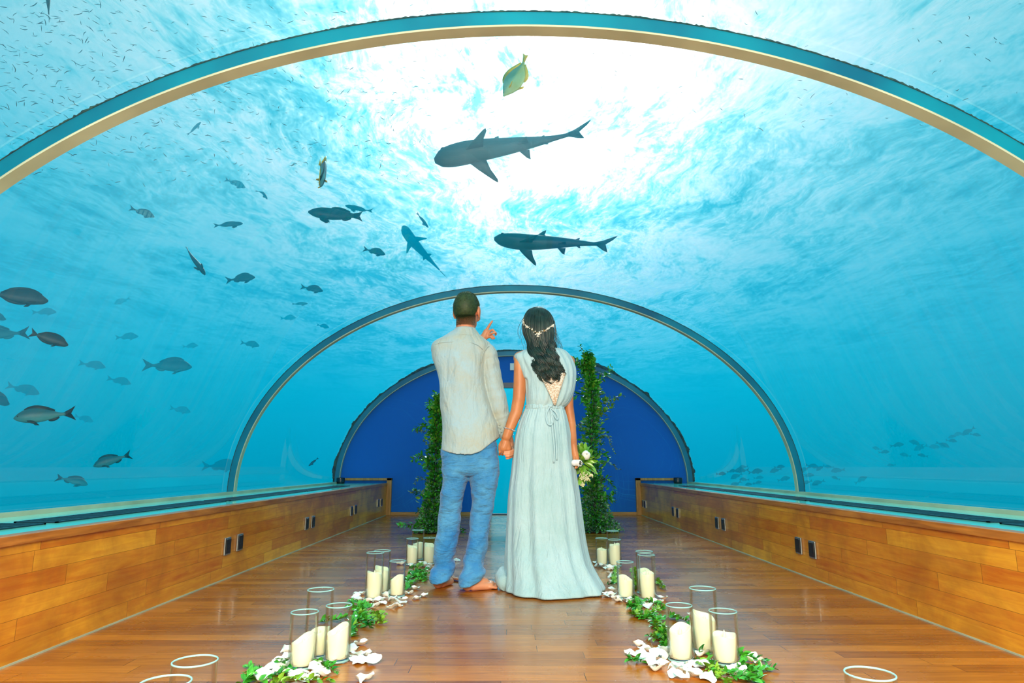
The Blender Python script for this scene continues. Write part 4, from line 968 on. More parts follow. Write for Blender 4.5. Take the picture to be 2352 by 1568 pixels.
garland([[z6(825, 1000), z6(930, 1070), z6(1010, 1130), z6(1060, 1170)], [z6(900, 1030), z6(1050, 1100), z6(1290, 1160)], [z6(1100, 970), z6(1180, 990), z6(1320, 1025)], [z6(1150, 1050), z6(1220, 1090), z6(1375, 1070)], [z6(840, 930), z6(880, 900), z6(940, 870)], [z6(830, 960), z6(900, 950), z6(960, 960)], [z6(1130, 1060), z6(1200, 1060), z6(1310, 1090)], [z6(360, 1000), z6(410, 1010), z6(460, 1025)], [z6(1180, 1140), z6(1230, 1150), z6(1290, 1140)]], 24, 'leaf garland round the foot of the three big vases, woman\'s side')
garland([[z6(400, 560), z6(430, 640), z6(470, 720), z6(550, 700)], [z6(380, 640), z6(420, 640), z6(480, 600)], [z6(480, 720), z6(540, 680), z6(620, 640)], [z6(540, 700), z6(570, 790), z6(620, 870)], [z6(495, 838), z6(560, 860), z6(640, 890)], [z6(600, 780), z6(620, 860), z6(640, 950)], [z6(500, 620), z6(560, 620), z6(600, 660)], [z6(390, 700), z6(430, 690), z6(460, 640)], [z6(640, 700), z6(720, 720), z6(820, 760)], [z6(520, 760), z6(570, 740), z6(620, 720)], [z6(560, 840), z6(600, 820), z6(620, 780)]], 25, 'thick leaf garland linking the middle and big vases, woman\'s side')
garland([[z6(270, 480), z6(280, 420), z6(290, 370)], [z6(230, 490), z6(250, 485), z6(265, 490)], [z6(410, 380), z6(425, 440), z6(430, 520)], [z6(560, 460), z6(590, 480), z6(610, 520)], [z6(410, 480), z6(430, 500), z6(450, 510)]], 26, 'sparse leaf garland by the far and middle vases, woman\'s side', .036)

# ------------------------------------------------------------------ rose petals
M_PETAL = pbsdf('white_rose_petal', lambda nt: nt.ramp(nt.noise(nt.obj(), 14, 2), [(0.3, rgb(226, 240, 232)), (0.7, rgb(246, 250, 246))]), .5, Subsurface_Weight=0.15, Subsurface_Scale=0.01)
def petal_mesh(seed):
    rnd = random.Random(seed); n, m = 9, 9; v = []; f = []; L = .058; ph = rnd.uniform(0, 6)
    for i in range(n):
        t = i / (n - 1); w = L * .56 * (math.sin(math.pi * min(1, .12 + .88 * t) ** .8) ** .65 if t < 1 else .2); w = max(w, L * .10)
        for j in range(m):
            u = j / (m - 1) * 2 - 1; x = L * (t - .5) - (abs(u) ** 2.2) * L * .16 * t * t; y = u * w
            z = .014 * (u * u) * (0.5 + .6 * math.sin(t * 3)) + .018 * (t - .45) ** 2 * 2.2 + .004 * math.sin(5 * u + ph) * t + .003 * math.sin(9 * t + ph)
            if t > .75: z -= (t - .75) * .03 * (1 + .6 * math.sin(3 * u + ph))
            v.append((x, y, z))
    zm_ = min(p[2] for p in v); v = [(p[0], p[1], p[2] - zm_ + .0008) for p in v]
    for i in range(n - 1):
        for j in range(m - 1): f.append((i * m + j, i * m + j + 1, (i + 1) * m + j + 1, (i + 1) * m + j))
    me = MB().add(v, f).mesh('rose_petal', M_PETAL); return me
PM = [petal_mesh(s_) for s_ in range(6)]
CL = {
 'loose white rose petal lying round the three big vases, woman\'s side': [z6(*p) for p in ((395, 985), (455, 925), (505, 950), (470, 985), (520, 1035), (570, 1090), (600, 985), (640, 985), (700, 1130), (820, 1065), (825, 1130), (890, 1080), (935, 1155), (885, 995), (990, 1045), (1060, 1100), (1130, 1095), (1230, 1020), (1140, 1130), (822, 730), (825, 820), (838, 900), (540, 1060), (745, 1090), (700, 1085), (560, 1010), (620, 1020), (1085, 1075), (1250, 1035), (500, 1010), (740, 1140), (590, 1060))],
 'loose white rose petal lying by the middle vases, woman\'s side': [z6(*p) for p in ((225, 570), (255, 535), (300, 612), (360, 600), (212, 585), (585, 595), (490, 640), (560, 618), (250, 580), (280, 590), (340, 590), (380, 612), (510, 655), (590, 620))],
 'loose white rose petal by the far vases beside the dress': [z6(*p) for p in ((150, 345), (185, 352), (220, 372), (245, 405), (265, 388), (248, 430), (285, 375), (165, 368), (205, 385), (240, 378), (255, 440), (195, 365))],
 'loose white rose petal lying round the three big vases, man\'s side': [z5(*p) for p in ((1075, 1020), (1010, 1110), (1010, 1175), (920, 1220), (1090, 1070), (1130, 1195), (1180, 1175), (1290, 1160), (1365, 1120), (1505, 1075), (1565, 1065), (1620, 1085), (1650, 1045), (1560, 1000), (1615, 960), (1695, 1095), (1640, 1225), (1040, 1150), (1270, 1200), (1320, 1190), (1600, 1050), (880, 1230), (1060, 1130), (1220, 1215), (975, 1150))],
 'loose white rose petal lying by the middle vases, man\'s side': [z5(*p) for p in ((1585, 600), (1630, 590), (1600, 640), (1680, 645), (1770, 660), (1800, 640), (1715, 685), (1850, 695), (1850, 645), (1920, 635), (1965, 590), (2020, 625), (2078, 605), (2005, 555), (1810, 585), (1640, 630), (1780, 610), (1880, 680), (1575, 625), (1900, 660), (1740, 645))],
 'loose white rose petal by the man\'s feet and far vases': [z5(*p) for p in ((1965, 372), (2085, 385), (2125, 390), (2105, 400), (2312, 346), (1990, 385), (2140, 400), (2065, 378))]}
rnd = random.Random(77); first_petal = None
for lab, pts in CL.items():
    for p in pts:
        g = on_floor(*p); me = PM[rnd.randrange(6)]; o = bpy.data.objects.new('rose_petal', me); C.objects.link(o)
        s_ = rnd.uniform(.8, 1.15) * (1.0 if g.y < 3.2 else .9); flip = rnd.random() < .25
        o.scale = (s_, s_, s_); o.rotation_euler = (rnd.uniform(-.25, .25) + (math.pi if flip else 0), rnd.uniform(-.25, .25), rnd.uniform(0, 6.28))
        low = min((o.rotation_euler.to_matrix() @ Vector(v.co) * s_).z for v in me.vertices)
        clr = min(((g.xy - q[0].xy).length - q[2] for q in VPOS.values()), default=1)
        if clr < .018:
            q = min(VPOS.values(), key=lambda q: (g.xy - q[0].xy).length - q[2]); dd = (g.xy - q[0].xy); dd = dd.normalized() if dd.length > 1e-4 else Vector((0, -1)); nx = q[0].xy + dd * (q[2] + .03); g = Vector((nx.x, nx.y, 0))
        o.location = (g.x, g.y, -low + .0012 + rnd.random() * .012 * (rnd.random() < .3))
        vk = min(VPOS, key=lambda q: (g.xy - VPOS[q][0].xy).length); vq = VPOS[vk][0]; dx_, dy_ = g.x - vq.x, g.y - vq.y
        side = 'before' if dy_ < -abs(dx_) else ('behind' if dy_ > abs(dx_) else ('aisle side of' if dx_ * vq.x < 0 else 'wall side of'))
        far = 'touching distance' if (g.xy - vq.xy).length < .10 else 'a step'
        L_ = ('white petal ' if far[0] == 't' else 'stray white petal ') + side + ' vase, ' + [q[-1] for q in VASES if q[0] == vk][0]
        tag(o, L_, 'petal', 'rose petals: ' + L_[12:])

# ------------------------------------------------------------------ bouquet in the woman's far hand
bq0 = at_y(1322, 1063, YW - .03); bq = empty('bouquet', tuple(bq0)); tag(bq, 'small bouquet of a white rose, cream blossoms and green leaves held by the woman', 'bouquet')
def relb(mb): mb.v = [(v[0] - bq0.x, v[1] - bq0.y, v[2] - bq0.z) for v in mb.v]; return mb
YQ = YW - .03; hd = MB(); a_, b_ = at_y(1330.5, 1063.5, YQ - .055), at_y(1327, 1060, YQ + .10); hd.capsule(at_y(1319, 1062.5, YQ - .03), at_y(1330, 1062.5, YQ - .015), .0185, .0185, 20); relb(hd).obj('ribbon_wrap', M_WHITE, bq)
se = MB(); rnd = random.Random(3); ce = at_y(1331.5, 1063.5, YQ - .025); se.ball(ce, (.017, .012, .018), 14, 10, 1)
for k in range(46):
    n_ = Vector((rnd.gauss(0, 1), -abs(rnd.gauss(0, 1)), rnd.gauss(0, 1))).normalized(); se.ball(ce + Vector((n_.x * .0175, n_.y * .0125, n_.z * .0185)), .0026, 6, 4, 0)
relb(se).obj('stem_ends', [M_PETAL, pbsdf('dark_stem_bundle', rgb(26, 30, 18), .7)], bq)
lf = MB(); c0 = at_y(1336, 1064, YQ + .06)
for k in range(120):
    d = Vector((rnd.uniform(-.3, 1.0), rnd.uniform(-.9, .9), rnd.gauss(-.1, 1.3))).normalized(); L = rnd.uniform(.04, .072); st_ = rv(rnd); d2 = (d + st_ * .55 + Vector((0, 0, -.25))).normalized()
    leaf(lf, c0 + Vector((d.x * .045, d.y * .05, d.z * .085)) * rnd.uniform(.15, 1.0), d2, (Vector((0, -1, .2)) + rv(rnd) * .9).normalized(), L, L * .21, .25)
relb(lf).obj('bouquet_leaves', M_LEAFY, bq)
def rose(c, r, name):
    mb = MB()
    for k in range(16):
        a = k * 2.4; q = .35 + .65 * k / 16
        v = []; f = []
        for i in range(7):
            for j in range(9):
                th = .04 + .36 * (q - .35) + 1.9 * i / 6; aa = a + (j / 8 - .5) * 1.9 * math.sin(.6 + 2.0 * i / 6); rr = r * q * (1.0 + .12 * (1 - i / 6) * math.cos((j / 8 - .5) * 3))
                v.append(c + Vector((math.sin(th) * math.cos(aa) * rr + .15 * rr * math.cos(th), -math.cos(th) * rr, math.sin(th) * math.sin(aa) * rr + .25 * rr * math.cos(th))))
        for i in range(6):
            for j in range(8): f.append((i * 9 + j, i * 9 + j + 1, (i + 1) * 9 + j + 1, (i + 1) * 9 + j))
        mb.add(v, f)
    relb(mb).obj(name, M_PETAL, bq)
rose(at_y(1346, 1045, YQ - .01), .028, 'rose'); rose(at_y(1334, 1023, YQ + .06), .013, 'lily_bud')
M_CREAM = pbsdf('cream_blossom', rgb(236, 232, 190), .6)
for (x, y, r_, n_) in ((1341, 1095, .030, 150), (1338, 1112, .014, 40), (1358, 1092, .012, 34), (1351, 1100, .010, 26)):
    mb = MB(); c = at_y(x, y, YQ + .02)
    for k in range(n_): mb.ball(c + rv(rnd) * r_ * (rnd.random() ** .4), .0030, 6, 4)
    relb(mb).obj('cream_blossoms', M_CREAM, bq)

# ================================================================== fittings on sills and walls
def on_wall(px, py, s):
    d = ray(px, py); t = (s * BW - CAM.x) / d.x; return CAM + d * t
def socket(px, py, s, label):
    p = on_wall(px, py, s); root = empty('power_socket', (s * BW, p.y, p.z)); tag(root, label, 'power socket', 'chrome framed black power sockets on the low walls')
    h, w = .052, .043; i = -s
    def bx(name, hw, hh, d0, d1, m):
        xs = sorted((i * d0, i * d1)); return bevel(MB().box((xs[0], -hw, -hh), (xs[1], hw, hh)).obj(name, m, root), .003)
    bx('faceplate', w, h, 0.0, .012, M_CHROME); bx('hinged_cover', w * .8, h * .82, .012, .017, M_BLACK)
    mb = MB()
    for zz, yy in ((.018, 0), (-.012, -.014), (-.012, .014)): mb.box((min(i * .017, i * .018), yy - .004, zz - .006), (max(i * .017, i * .018), yy + .004, zz + .006))
    mb.obj('pin_slots', M_GRILLE, root)
order = ['nearest pair', 'second pair', 'third pair', 'last pair, by the blue end wall']
for s, side, L in ((-1, 'man\'s-side wall', [((519.5, 1254), (548, 1245)), ((702.5, 1202), (717, 1198)), ((806, 1173), (815, 1170)), ((868, 1155), (875, 1153.5))]),
                   (1, 'woman\'s-side wall', [((1869, 1262), (1837, 1252.5)), ((1664, 1204), (1649, 1200.5)), ((1558, 1178), (1548, 1174.5)), ((1483, 1158), (1478, 1156))])):
    for (a, b2), o_ in zip(L, order):
        socket(a[0], a[1], s, 'black socket on the %s, nearer of the %s' % (side, o_)); socket(b2[0], b2[1], s, 'black socket on the %s, farther of the %s' % (side, o_))
# ventilation grilles let into the sill tops
def grille(s, y0, y1, label):
    root = empty('vent_grille', (s * 2.13, (y0 + y1) / 2, BZ)); tag(root, label, 'vent grille', 'dark ventilation grilles along the sills'); hl = (y1 - y0) / 2
    fr = MB(); wv = .095
    fr.box((-wv, -hl, 0), (-wv + .012, hl, .006)); fr.box((wv - .012, -hl, 0), (wv, hl, .006)); fr.box((-wv, -hl, 0), (wv, -hl + .012, .006)); fr.box((-wv, hl - .012, 0), (wv, hl, .006))
    fr.obj('grille_frame', M_GRILLE, root)
    ba = MB(); n = int(2 * hl / .05)
    for k in range(n):
        y = -hl + .03 + (2 * hl - .06) * k / max(1, n - 1); ba.box((-wv + .012, y - .009, .0005), (wv - .012, y + .009, .005))
    ba.obj('grille_bars', M_GRILLE, root)
ys = [YB + .3, -.55, 1.15, 2.95, 4.75, 6.55, 8.35]
nm = ['behind the photographer', 'just behind the near rib', 'nearest in view', 'before the middle rib', 'passing the middle rib', 'closest to the blue end wall']
for s, side in ((-1, "man's side"), (1, "woman's side")):
    for k in range(1, 6): grille(s, ys[k], ys[k + 1] - .07, 'dark slotted vent grille in the sill, %s, %s' % (side, nm[k]))
for s, lab in ((-1, 'small black round speaker standing on the sill end, man\'s side'), (1, 'small black round speaker standing on the sill end, woman\'s side')):
    p = on_floor(813 if s < 0 else 1527, 1107, BZ); root = empty('speaker', (p.x, min(p.y, Y3 - .16), BZ)); tag(root, lab, 'speaker', 'pair of small speakers on the sills')
    n = 28; c = lambda r, z: [(r * math.cos(2 * math.pi * k / n), r * math.sin(2 * math.pi * k / n), z) for k in range(n)]
    MB().loft([c(.052, 0), c(.055, .004), c(.058, .075), c(.056, .082), c(.040, .084)]).obj('speaker_body', M_BLACK, root)
    MB().loft([c(.0585, .018), c(.0592, .02), c(.0600, .066), c(.0590, .068)], 0, False).obj('speaker_mesh', M_GRILLE, root)
# ================================================================== sea life
def outside(p):
    if p.y > Y3 + .4 or p.y < YB - .5: return True
    return (p.x / (W + .45)) ** 2 + (max(0, p.z - SZ) / (TZ - SZ + .45)) ** 2 > 1
def fish_mat(name, body, back, stripe=None, n=0):
    def col(nt):
        p = nt.obj(); sp = nt.n.new('ShaderNodeSeparateXYZ'); nt.put(sp.inputs[0], p)
        c = nt.ramp(nt.math('MULTIPLY_ADD', sp.outputs[2], 4.0, .5), [(.3, body), (.75, back)])
        c = nt.mix(nt.math('MULTIPLY', nt.noise(p, 30, 3), .35), c, back)
        if stripe:
            w = nt.math('SINE', nt.math('MULTIPLY', sp.outputs[0], n)); c = nt.mix(nt.ramp(w, [(.45, 0.0), (.6, 1.0)]), c, stripe)
        return c
    return pbsdf(name, col, .45)
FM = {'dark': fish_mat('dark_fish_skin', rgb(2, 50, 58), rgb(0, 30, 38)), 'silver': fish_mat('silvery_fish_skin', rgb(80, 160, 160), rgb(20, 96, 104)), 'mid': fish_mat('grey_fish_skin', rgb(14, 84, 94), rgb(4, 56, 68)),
      'stripe': fish_mat('banded_fish_skin', rgb(150, 170, 160), rgb(100, 130, 120), rgb(14, 30, 34), 38), 'shark': fish_mat('shark_skin', rgb(36, 92, 98), rgb(26, 74, 82)), 'yellow': pbsdf('yellow_fin', rgb(236, 200, 20), .4),
      'bandfly': fish_mat('black_white_fish_skin', rgb(120, 190, 190), rgb(40, 90, 100), rgb(8, 16, 24), 20), 'darkfin': pbsdf('dark_fin', rgb(14, 26, 30), .5), 'gold': fish_mat('greenish_gold_fish_skin', rgb(180, 200, 120), rgb(90, 160, 130)), 'eye': pbsdf('fish_eye', rgb(6, 8, 10), .1)}
KIND = {  # body profile: x (1 head .. 0 tail root), top, bottom, half thickness, all as a share of length
 'snapper': dict(prof=[(0, .030, .030, .012), (.10, .034, .036, .016), (.25, .085, .075, .035), (.45, .140, .115, .055), (.62, .165, .125, .066), (.78, .145, .110, .064), (.90, .090, .075, .048), (.97, .035, .045, .026), (1, .006, .016, .010)], tail=(.17, .15, .5), dorsal=(.22, .80, .055), anal=(.14, .34, .05), pec=.13),
 'slim': dict(prof=[(0, .020, .020, .010), (.12, .026, .028, .014), (.35, .075, .065, .036), (.6, .095, .085, .050), (.8, .085, .075, .048), (.93, .052, .048, .034), (1, .008, .010, .010)], tail=(.15, .10, .55), dorsal=(.2, .7, .03), anal=(.12, .4, .025), pec=.10),
 'surgeon': dict(prof=[(0, .020, .020, .008), (.08, .038, .036, .012), (.22, .115, .095, .032), (.45, .160, .130, .045), (.65, .160, .135, .048), (.82, .120, .110, .044), (.93, .058, .085, .032), (1, .012, .030, .012)], tail=(.17, .15, .4), dorsal=(.05, .86, .05), anal=(.05, .55, .045), pec=.13),
 'grouper': dict(prof=[(0, .045, .045, .02), (.12, .06, .06, .03), (.3, .095, .11, .055), (.55, .115, .125, .075), (.75, .105, .110, .075), (.9, .065, .075, .055), (1, .012, .022, .016)], tail=(.16, .11, .35), dorsal=(.10, .5, .05), anal=(.08, .26, .045), pec=.12),
 'butterfly': dict(prof=[(0, .04, .04, .014), (.1, .10, .10, .022), (.3, .30, .28, .045), (.55, .38, .34, .06), (.75, .28, .26, .06), (.88, .14, .14, .045), (.95, .07, .07, .028), (1, .02, .03, .012)], tail=(.16, .12, .15), dorsal=(.05, .7, .13), anal=(.05, .45, .13), pec=.16),
 'shark': dict(prof=[(0, .014, .014, .010), (.12, .022, .022, .018), (.3, .040, .040, .038), (.5, .056, .056, .058), (.68, .066, .062, .072), (.8, .064, .058, .076), (.9, .050, .044, .070), (.96, .032, .030, .052), (1, .008, .010, .018)]),
}
def bendf(P, b, wob=0.0):
    return Vector((P.x, P.y + b * (.5 - P.x) ** 2 * (1 if P.x < .5 else .25) + wob * math.sin((P.x) * 5.5), P.z))
def fish_mesh(kind, body_m, fin_m, bend=0.0, wob=0.0, tailm=None):
    K = KIND[kind]; pr = K['prof']; mb = MB(); N, M = 22, 16; TL = K.get('tail', (.16, .1, .3))[0] if kind != 'shark' else .16
    X = lambda t: TL + (1 - TL) * t                        # 0 tail tip .. 1 snout
    tab = [(p[0], p[1], p[2], p[3]) for p in pr]; rings = []
    for i in range(N + 1):
        t = i / N; a, b, h = crv(tab, t); ring = []
        for j in range(M):
            q = 2 * math.pi * j / M; s, c = math.sin(q), math.cos(q)
            ring.append((X(t), h * c, (a if s > 0 else b) * s * (abs(s) ** .15 if abs(s) > 1e-6 else 0)))
        rings.append(ring)
    mb.loft(rings)
    def fin(poly, mi, th=.006, ax='z', off=(0, 0, 0), tilt=0.0):
        """poly: (x, height) outline in the fin plane; sampled as a thin lens"""
        n = len(poly); v = []; cx = sum(p[0] for p in poly) / n; ch = sum(p[1] for p in poly) / n
        for sgn in (-1, 1):
            for k, p in enumerate(poly): v.append((p[0], p[1], sgn * .0012))
        v.append((cx, ch, -th * .5)); v.append((cx, ch, th * .5)); f = []
        for k in range(n):
            l = (k + 1) % n; f.append((k, l, n + l, n + k)); f.append((l, k, 2 * n)); f.append((n + k, n + l, 2 * n + 1))
        out = []
        for x, h, w in v:
            if ax == 'z': P = Vector((x, w, h))
            else: P = Vector((x, h * math.cos(tilt) - w * math.sin(tilt), h * math.sin(tilt) + w * math.cos(tilt)))
            out.append(P + Vector(off))
        mb.add(out, f, mi)
    if kind == 'shark':
        fin([(.17, .0), (.19, .018), (.12, .040), (.02, .098), (0, .105), (.035, .060), (.085, .015), (.11, -.012), (.085, -.065), (.078, -.078), (.115, -.060), (.165, -.018)], 0, .012)
        fin([(X(.63), .045), (X(.53), .125), (X(.505), .135), (X(.505), .115), (X(.52), .075), (X(.47), .045)], 0, .012)
        fin([(X(.24), .02), (X(.185), .055), (X(.17), .055), (X(.18), .03), (X(.15), .015)], 0, .008); fin([(X(.22), -.02), (X(.175), -.052), (X(.16), -.052), (X(.17), -.028), (X(.14), -.014)], 0, .008)
        for s in (-1, 1):
            fin([(X(.75), s * .05), (X(.70), s * .10), (X(.60), s * .185), (X(.575), s * .20), (X(.575), s * .175), (X(.61), s * .11), (X(.625), s * .05)], 0, .010, 'y', (0, 0, -.03), -s * .30)
            fin([(X(.38), s * .025), (X(.33), s * .075), (X(.305), s * .085), (X(.305), s * .065), (X(.30), s * .025)], 0, .008, 'y', (0, 0, -.028), -s * .35)
    else:
        tl, th_, fork = K['tail']; r0 = pr[0][1]
        fin([(X(.04), r0), (TL * .5, th_ * .62), (.0, th_), (.012, th_ * .8), (TL * fork, 0.0), (.012, -th_ * .8), (0, -th_), (TL * .5, -th_ * .62), (X(.04), -r0)], 2 if tailm else 1, .008)
        def edge(t0, t1, h, sg, mi):
            pts = []; up_ = []; n = 9
            for k in range(n + 1):
                t = t0 + (t1 - t0) * k / n; a, b, _ = crv(tab, t); e = (a if sg > 0 else b); pts.append((X(t), sg * (e - .012)))
                up_.append((X(t) - .02 * (1 - k / n), sg * (e + h * math.sin(math.pi * (k + .6) / (n + 1.0)) ** .6)))
            fin(pts + up_[::-1], mi, .006)
        d0, d1, dh = K['dorsal']; edge(d0, d1, dh, 1, 1); a0, a1, ah = K['anal']; edge(a0, a1, ah, -1, 1)
        for s in (-1, 1):
            pw = K['pec']; hh = crv(tab, .72)[2]
            fin([(X(.76), s * hh * .9), (X(.74), s * (hh + pw * .35)), (X(.62), s * (hh + pw * .8)), (X(.56), s * (hh + pw * .7)), (X(.62), s * (hh + pw * .2)), (X(.70), s * hh * .9)], 1, .006, 'y', (0, 0, -.03), -s * .7)
            fin([(X(.66), s * .01), (X(.60), s * pw * .5), (X(.52), s * pw * .55), (X(.58), s * .01)], 1, .006, 'y', (0, 0, -crv(tab, .62)[1] + .01), -s * 1.1)
    for s in (-1, 1):
        a, b, h = crv(tab, .92); mb.ball((X(.92), s * h * .86, a * .30), (.014, .008, .014), 8, 6, 3)
    mb.v = [tuple(bendf(Vector(v), bend, wob)) for v in mb.v]
    return mb.mesh(kind, [body_m, fin_m, tailm or fin_m, FM['eye']])
MCACHE = {}
def place_fish(name, kind, skin, fin, headpx, tailpx, dist, label, roll=(0, 1), bend=0.0, wob=0.0, dd=0.0, tailm=None, group=None, cat='fish'):
    """fish between two measured directions at a real distance; roll = (share of view direction, share of upward) for its back"""
    while not outside(at_d((headpx[0] + tailpx[0]) / 2, (headpx[1] + tailpx[1]) / 2, dist)): dist += .3
    H, T = at_d(*headpx, dist - dd / 2), at_d(*tailpx, dist + dd / 2); X = (H - T); L = X.length; X.normalize()
    view = (T + H) / 2 - CAM; view.normalize(); Z = view * roll[0] + Vector((0, 0, 1)) * roll[1]; Z = (Z - X * Z.dot(X)).normalized(); Y = Z.cross(X)
    key = (kind, skin, fin, bend, wob, tailm)
    if key not in MCACHE: MCACHE[key] = fish_mesh(kind, FM[skin], FM[fin], bend, wob, FM[tailm] if tailm else None)
    o = bpy.data.objects.new(name, MCACHE[key]); C.objects.link(o)
    o.matrix_world = Matrix((( X.x * L, Y.x * L, Z.x * L, T.x), (X.y * L, Y.y * L, Z.y * L, T.y), (X.z * L, Y.z * L, Z.z * L, T.z), (0, 0, 0, 1)))
    tag(o, label, cat, group); return o
PF = place_fish
PF('shark', 'shark', 'shark', 'shark', (999, 372), (1365, 290), 5.6, 'largest shark, overhead against the bright sun patch, fins spread', (.75, .75), wob=-.016, bend=-.05, cat='shark')
PF('shark', 'shark', 'shark', 'shark', (1135, 547), (1417, 570), 6.6, 'slender dark shark gliding just above the couple, tail towards the open water', (.45, .9), wob=.02, bend=.12, cat='shark')
PF('shark', 'shark', 'shark', 'shark', (925, 519), (1018, 644), 11.5, 'pale hazy shark diving head up, tail curving down beside the sun patch', (1, .0), wob=.022, bend=.28, cat='shark')
PF('grouper', 'grouper', 'dark', 'darkfin', (708, 486), (833, 497), 6.5, 'dark thick-bodied grouper with round back, high over the man\'s side', (.1, 1))
PF('jack', 'slim', 'mid', 'mid', (793, 473), (856, 487), 9, 'grey jack with arched back just above the dark grouper', (.2, 1), bend=.4)
PF('wrasse', 'slim', 'mid', 'mid', (984, 523), (957, 488), 9, 'tiny dark fish nose-down beside the hazy shark', (.2, 1))
PF('damselfish', 'snapper', 'mid', 'mid', (885, 584), (834, 571), 8, 'small dark forked-tail fish beneath the grouper, beside the hazy shark', (.1, 1))
PF('fusilier', 'slim', 'mid', 'mid', (558, 513), (490, 518), 8, 'slender torpedo-shaped fish swimming level over the man\'s side', (.1, 1))
PF('sweetlips', 'grouper', 'dark', 'darkfin', (470, 632), (427, 565), 6.5, 'dark fish diving with both side fins spread wide', (.9, .3), wob=.02)
PF('damselfish', 'snapper', 'mid', 'mid', (586, 636), (518, 644), 8, 'dark fish swimming level right beside the diving one with spread fins', (.1, 1))
PF('damselfish', 'snapper', 'mid', 'mid', (742, 668), (690, 658), 9, 'dark fish just outside the top of the middle rib', (.1, 1))
PF('damselfish', 'slim', 'silver', 'silver', (707, 697), (670, 698), 12, 'faint fish directly beneath the dark one at the middle rib', (.1, 1))
PF('sergeant_fish', 'snapper', 'stripe', 'mid', (355, 498), (297, 477), 7.5, 'banded sergeant fish, clearest of the two striped ones', (.1, 1))
PF('sergeant_fish', 'snapper', 'stripe', 'mid', (564, 431), (516, 411), 10.5, 'faint banded sergeant fish, paler of the two striped ones', (.1, 1))
PF('damselfish', 'snapper', 'mid', 'mid', (616, 456), (592, 432), 8.5, 'small dark fish curled into a hook shape', (.5, .8), bend=1.6)
PF('fusilier', 'slim', 'mid', 'mid', (462, 281), (429, 310), 9, 'bluish fish climbing close beneath the near rib', (.3, 1), wob=.02)
PF('damselfish', 'snapper', 'dark', 'darkfin', (108, -60), (113, 52), 4.8, 'dark fish whose tail hangs into view at the top edge', (1, .2))
PF('surgeonfish', 'surgeon', 'dark', 'darkfin', (111, 690), (-28, 672), 5.5, 'dark deep-bodied surgeonfish cut by the edge, upper of the two dark ones', (.0, 1))
PF('surgeonfish', 'surgeon', 'dark', 'darkfin', (157, 792), (68, 763), 5.2, 'dark surgeonfish nosing down, lower of the two dark ones', (.0, 1))
PF('snapper', 'snapper', 'silver', 'silver', (-70, 768), (68, 764), 7.5, 'pale silvery fish with dark tail overlapping the lower surgeonfish', (.0, 1), tailm='darkfin')
PF('snapper', 'snapper', 'silver', 'silver', (441, 842), (326, 838), 9.5, 'large pale grey snapper swimming towards the couple', (.0, 1))
PF('snapper', 'snapper', 'silver', 'darkfin', (31, 960), (174, 948), 5.0, 'pale humpback snapper with black forked tail, largest pale fish', (.0, 1), tailm='darkfin')
PF('snapper', 'snapper', 'silver', 'darkfin', (214, 1070), (302, 1043), 6.5, 'grey-green humpback snapper tilted nose-down above the sill', (.0, 1), tailm='darkfin')
PF('snapper', 'snapper', 'silver', 'darkfin', (202, 1112), (129, 1094), 8, 'pale snapper turning away with fins out, lowest above the sill', (.3, .9), tailm='darkfin', bend=.5)
PF('snapper', 'surgeon', 'mid', 'mid', (22, 928), (-70, 890), 8, 'dim fish head poking in at the edge above the humpback snapper', (.0, 1))
PF('surgeonfish', 'surgeon', 'mid', 'mid', (14, 733), (-50, 716), 9, 'dim fish snout at the edge between the two dark surgeonfish', (.0, 1))
PF('damselfish', 'slim', 'dark', 'darkfin', (709, 1070), (731, 1051), 11, 'tiny dark fish low in front of the blue wall\'s edge', (.2, 1))
PF('damselfish', 'slim', 'dark', 'darkfin', (793, 1031), (774, 1060), 11, 'tiny dark fish rising beside the far rib', (.2, 1))
ghosts = [((130, 716), (72, 717), 13), ((318, 772), (264, 775), 15), ((455, 793), (418, 796), 16), ((262, 698), (300, 684), 16), ((243, 843), (180, 833), 14), ((301, 881), (245, 868), 15), ((91, 904), (14, 884), 13),
          ((438, 946), (389, 936), 17), ((214, 968), (170, 954), 17), ((549, 1070), (463, 1070), 15), ((680, 729), (643, 731), 16), ((596, 794), (552, 786), 13), ((756, 752), (727, 745), 14)]
where = ['beneath the upper surgeonfish', 'level with the lower surgeonfish', 'above the large pale snapper', 'highest and most tilted of the faint ones', 'under the level faint one', 'beneath the large pale snapper\'s tail side', 'above the humpback snapper, tail raised',
         'farthest out between snapper and middle rib', 'just behind the humpback snapper\'s tail', 'low beside the foot of the middle rib', 'inside the shoulder of the middle rib', 'outside the shoulder of the middle rib', 'just under the middle rib']
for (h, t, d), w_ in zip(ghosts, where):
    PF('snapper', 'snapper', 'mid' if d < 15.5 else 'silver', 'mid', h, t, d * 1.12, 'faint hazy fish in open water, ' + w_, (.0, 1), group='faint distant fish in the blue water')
# two butterflyfish with yellow fins, seen from below
def free_fish(name, kind, skin, fin, px, dist, size, xd, up_, label, tailm=None, bend=0.0):
    c = at_d(*px, dist); X = Vector(xd).normalized(); Z = Vector(up_); Z = (Z - X * Z.dot(X)).normalized(); Y = Z.cross(X); me = fish_mesh(kind, FM[skin], FM[fin], bend, 0, FM[tailm] if tailm else None)
    o = bpy.data.objects.new(name, me); C.objects.link(o); T = c - X * size * .55
    o.matrix_world = Matrix(((X.x * size, Y.x * size, Z.x * size, T.x), (X.y * size, Y.y * size, Z.y * size, T.y), (X.z * size, Y.z * size, Z.z * size, T.z), (0, 0, 0, 1)))
    tag(o, label, 'fish'); return o
free_fish('butterflyfish', 'butterfly', 'bandfly', 'yellow', (741, 398), 4.2, .235, (-.18, .93, -.12), (.12, .15, 1), 'black and yellow butterflyfish seen edge-on above the grouper', 'yellow', .15)
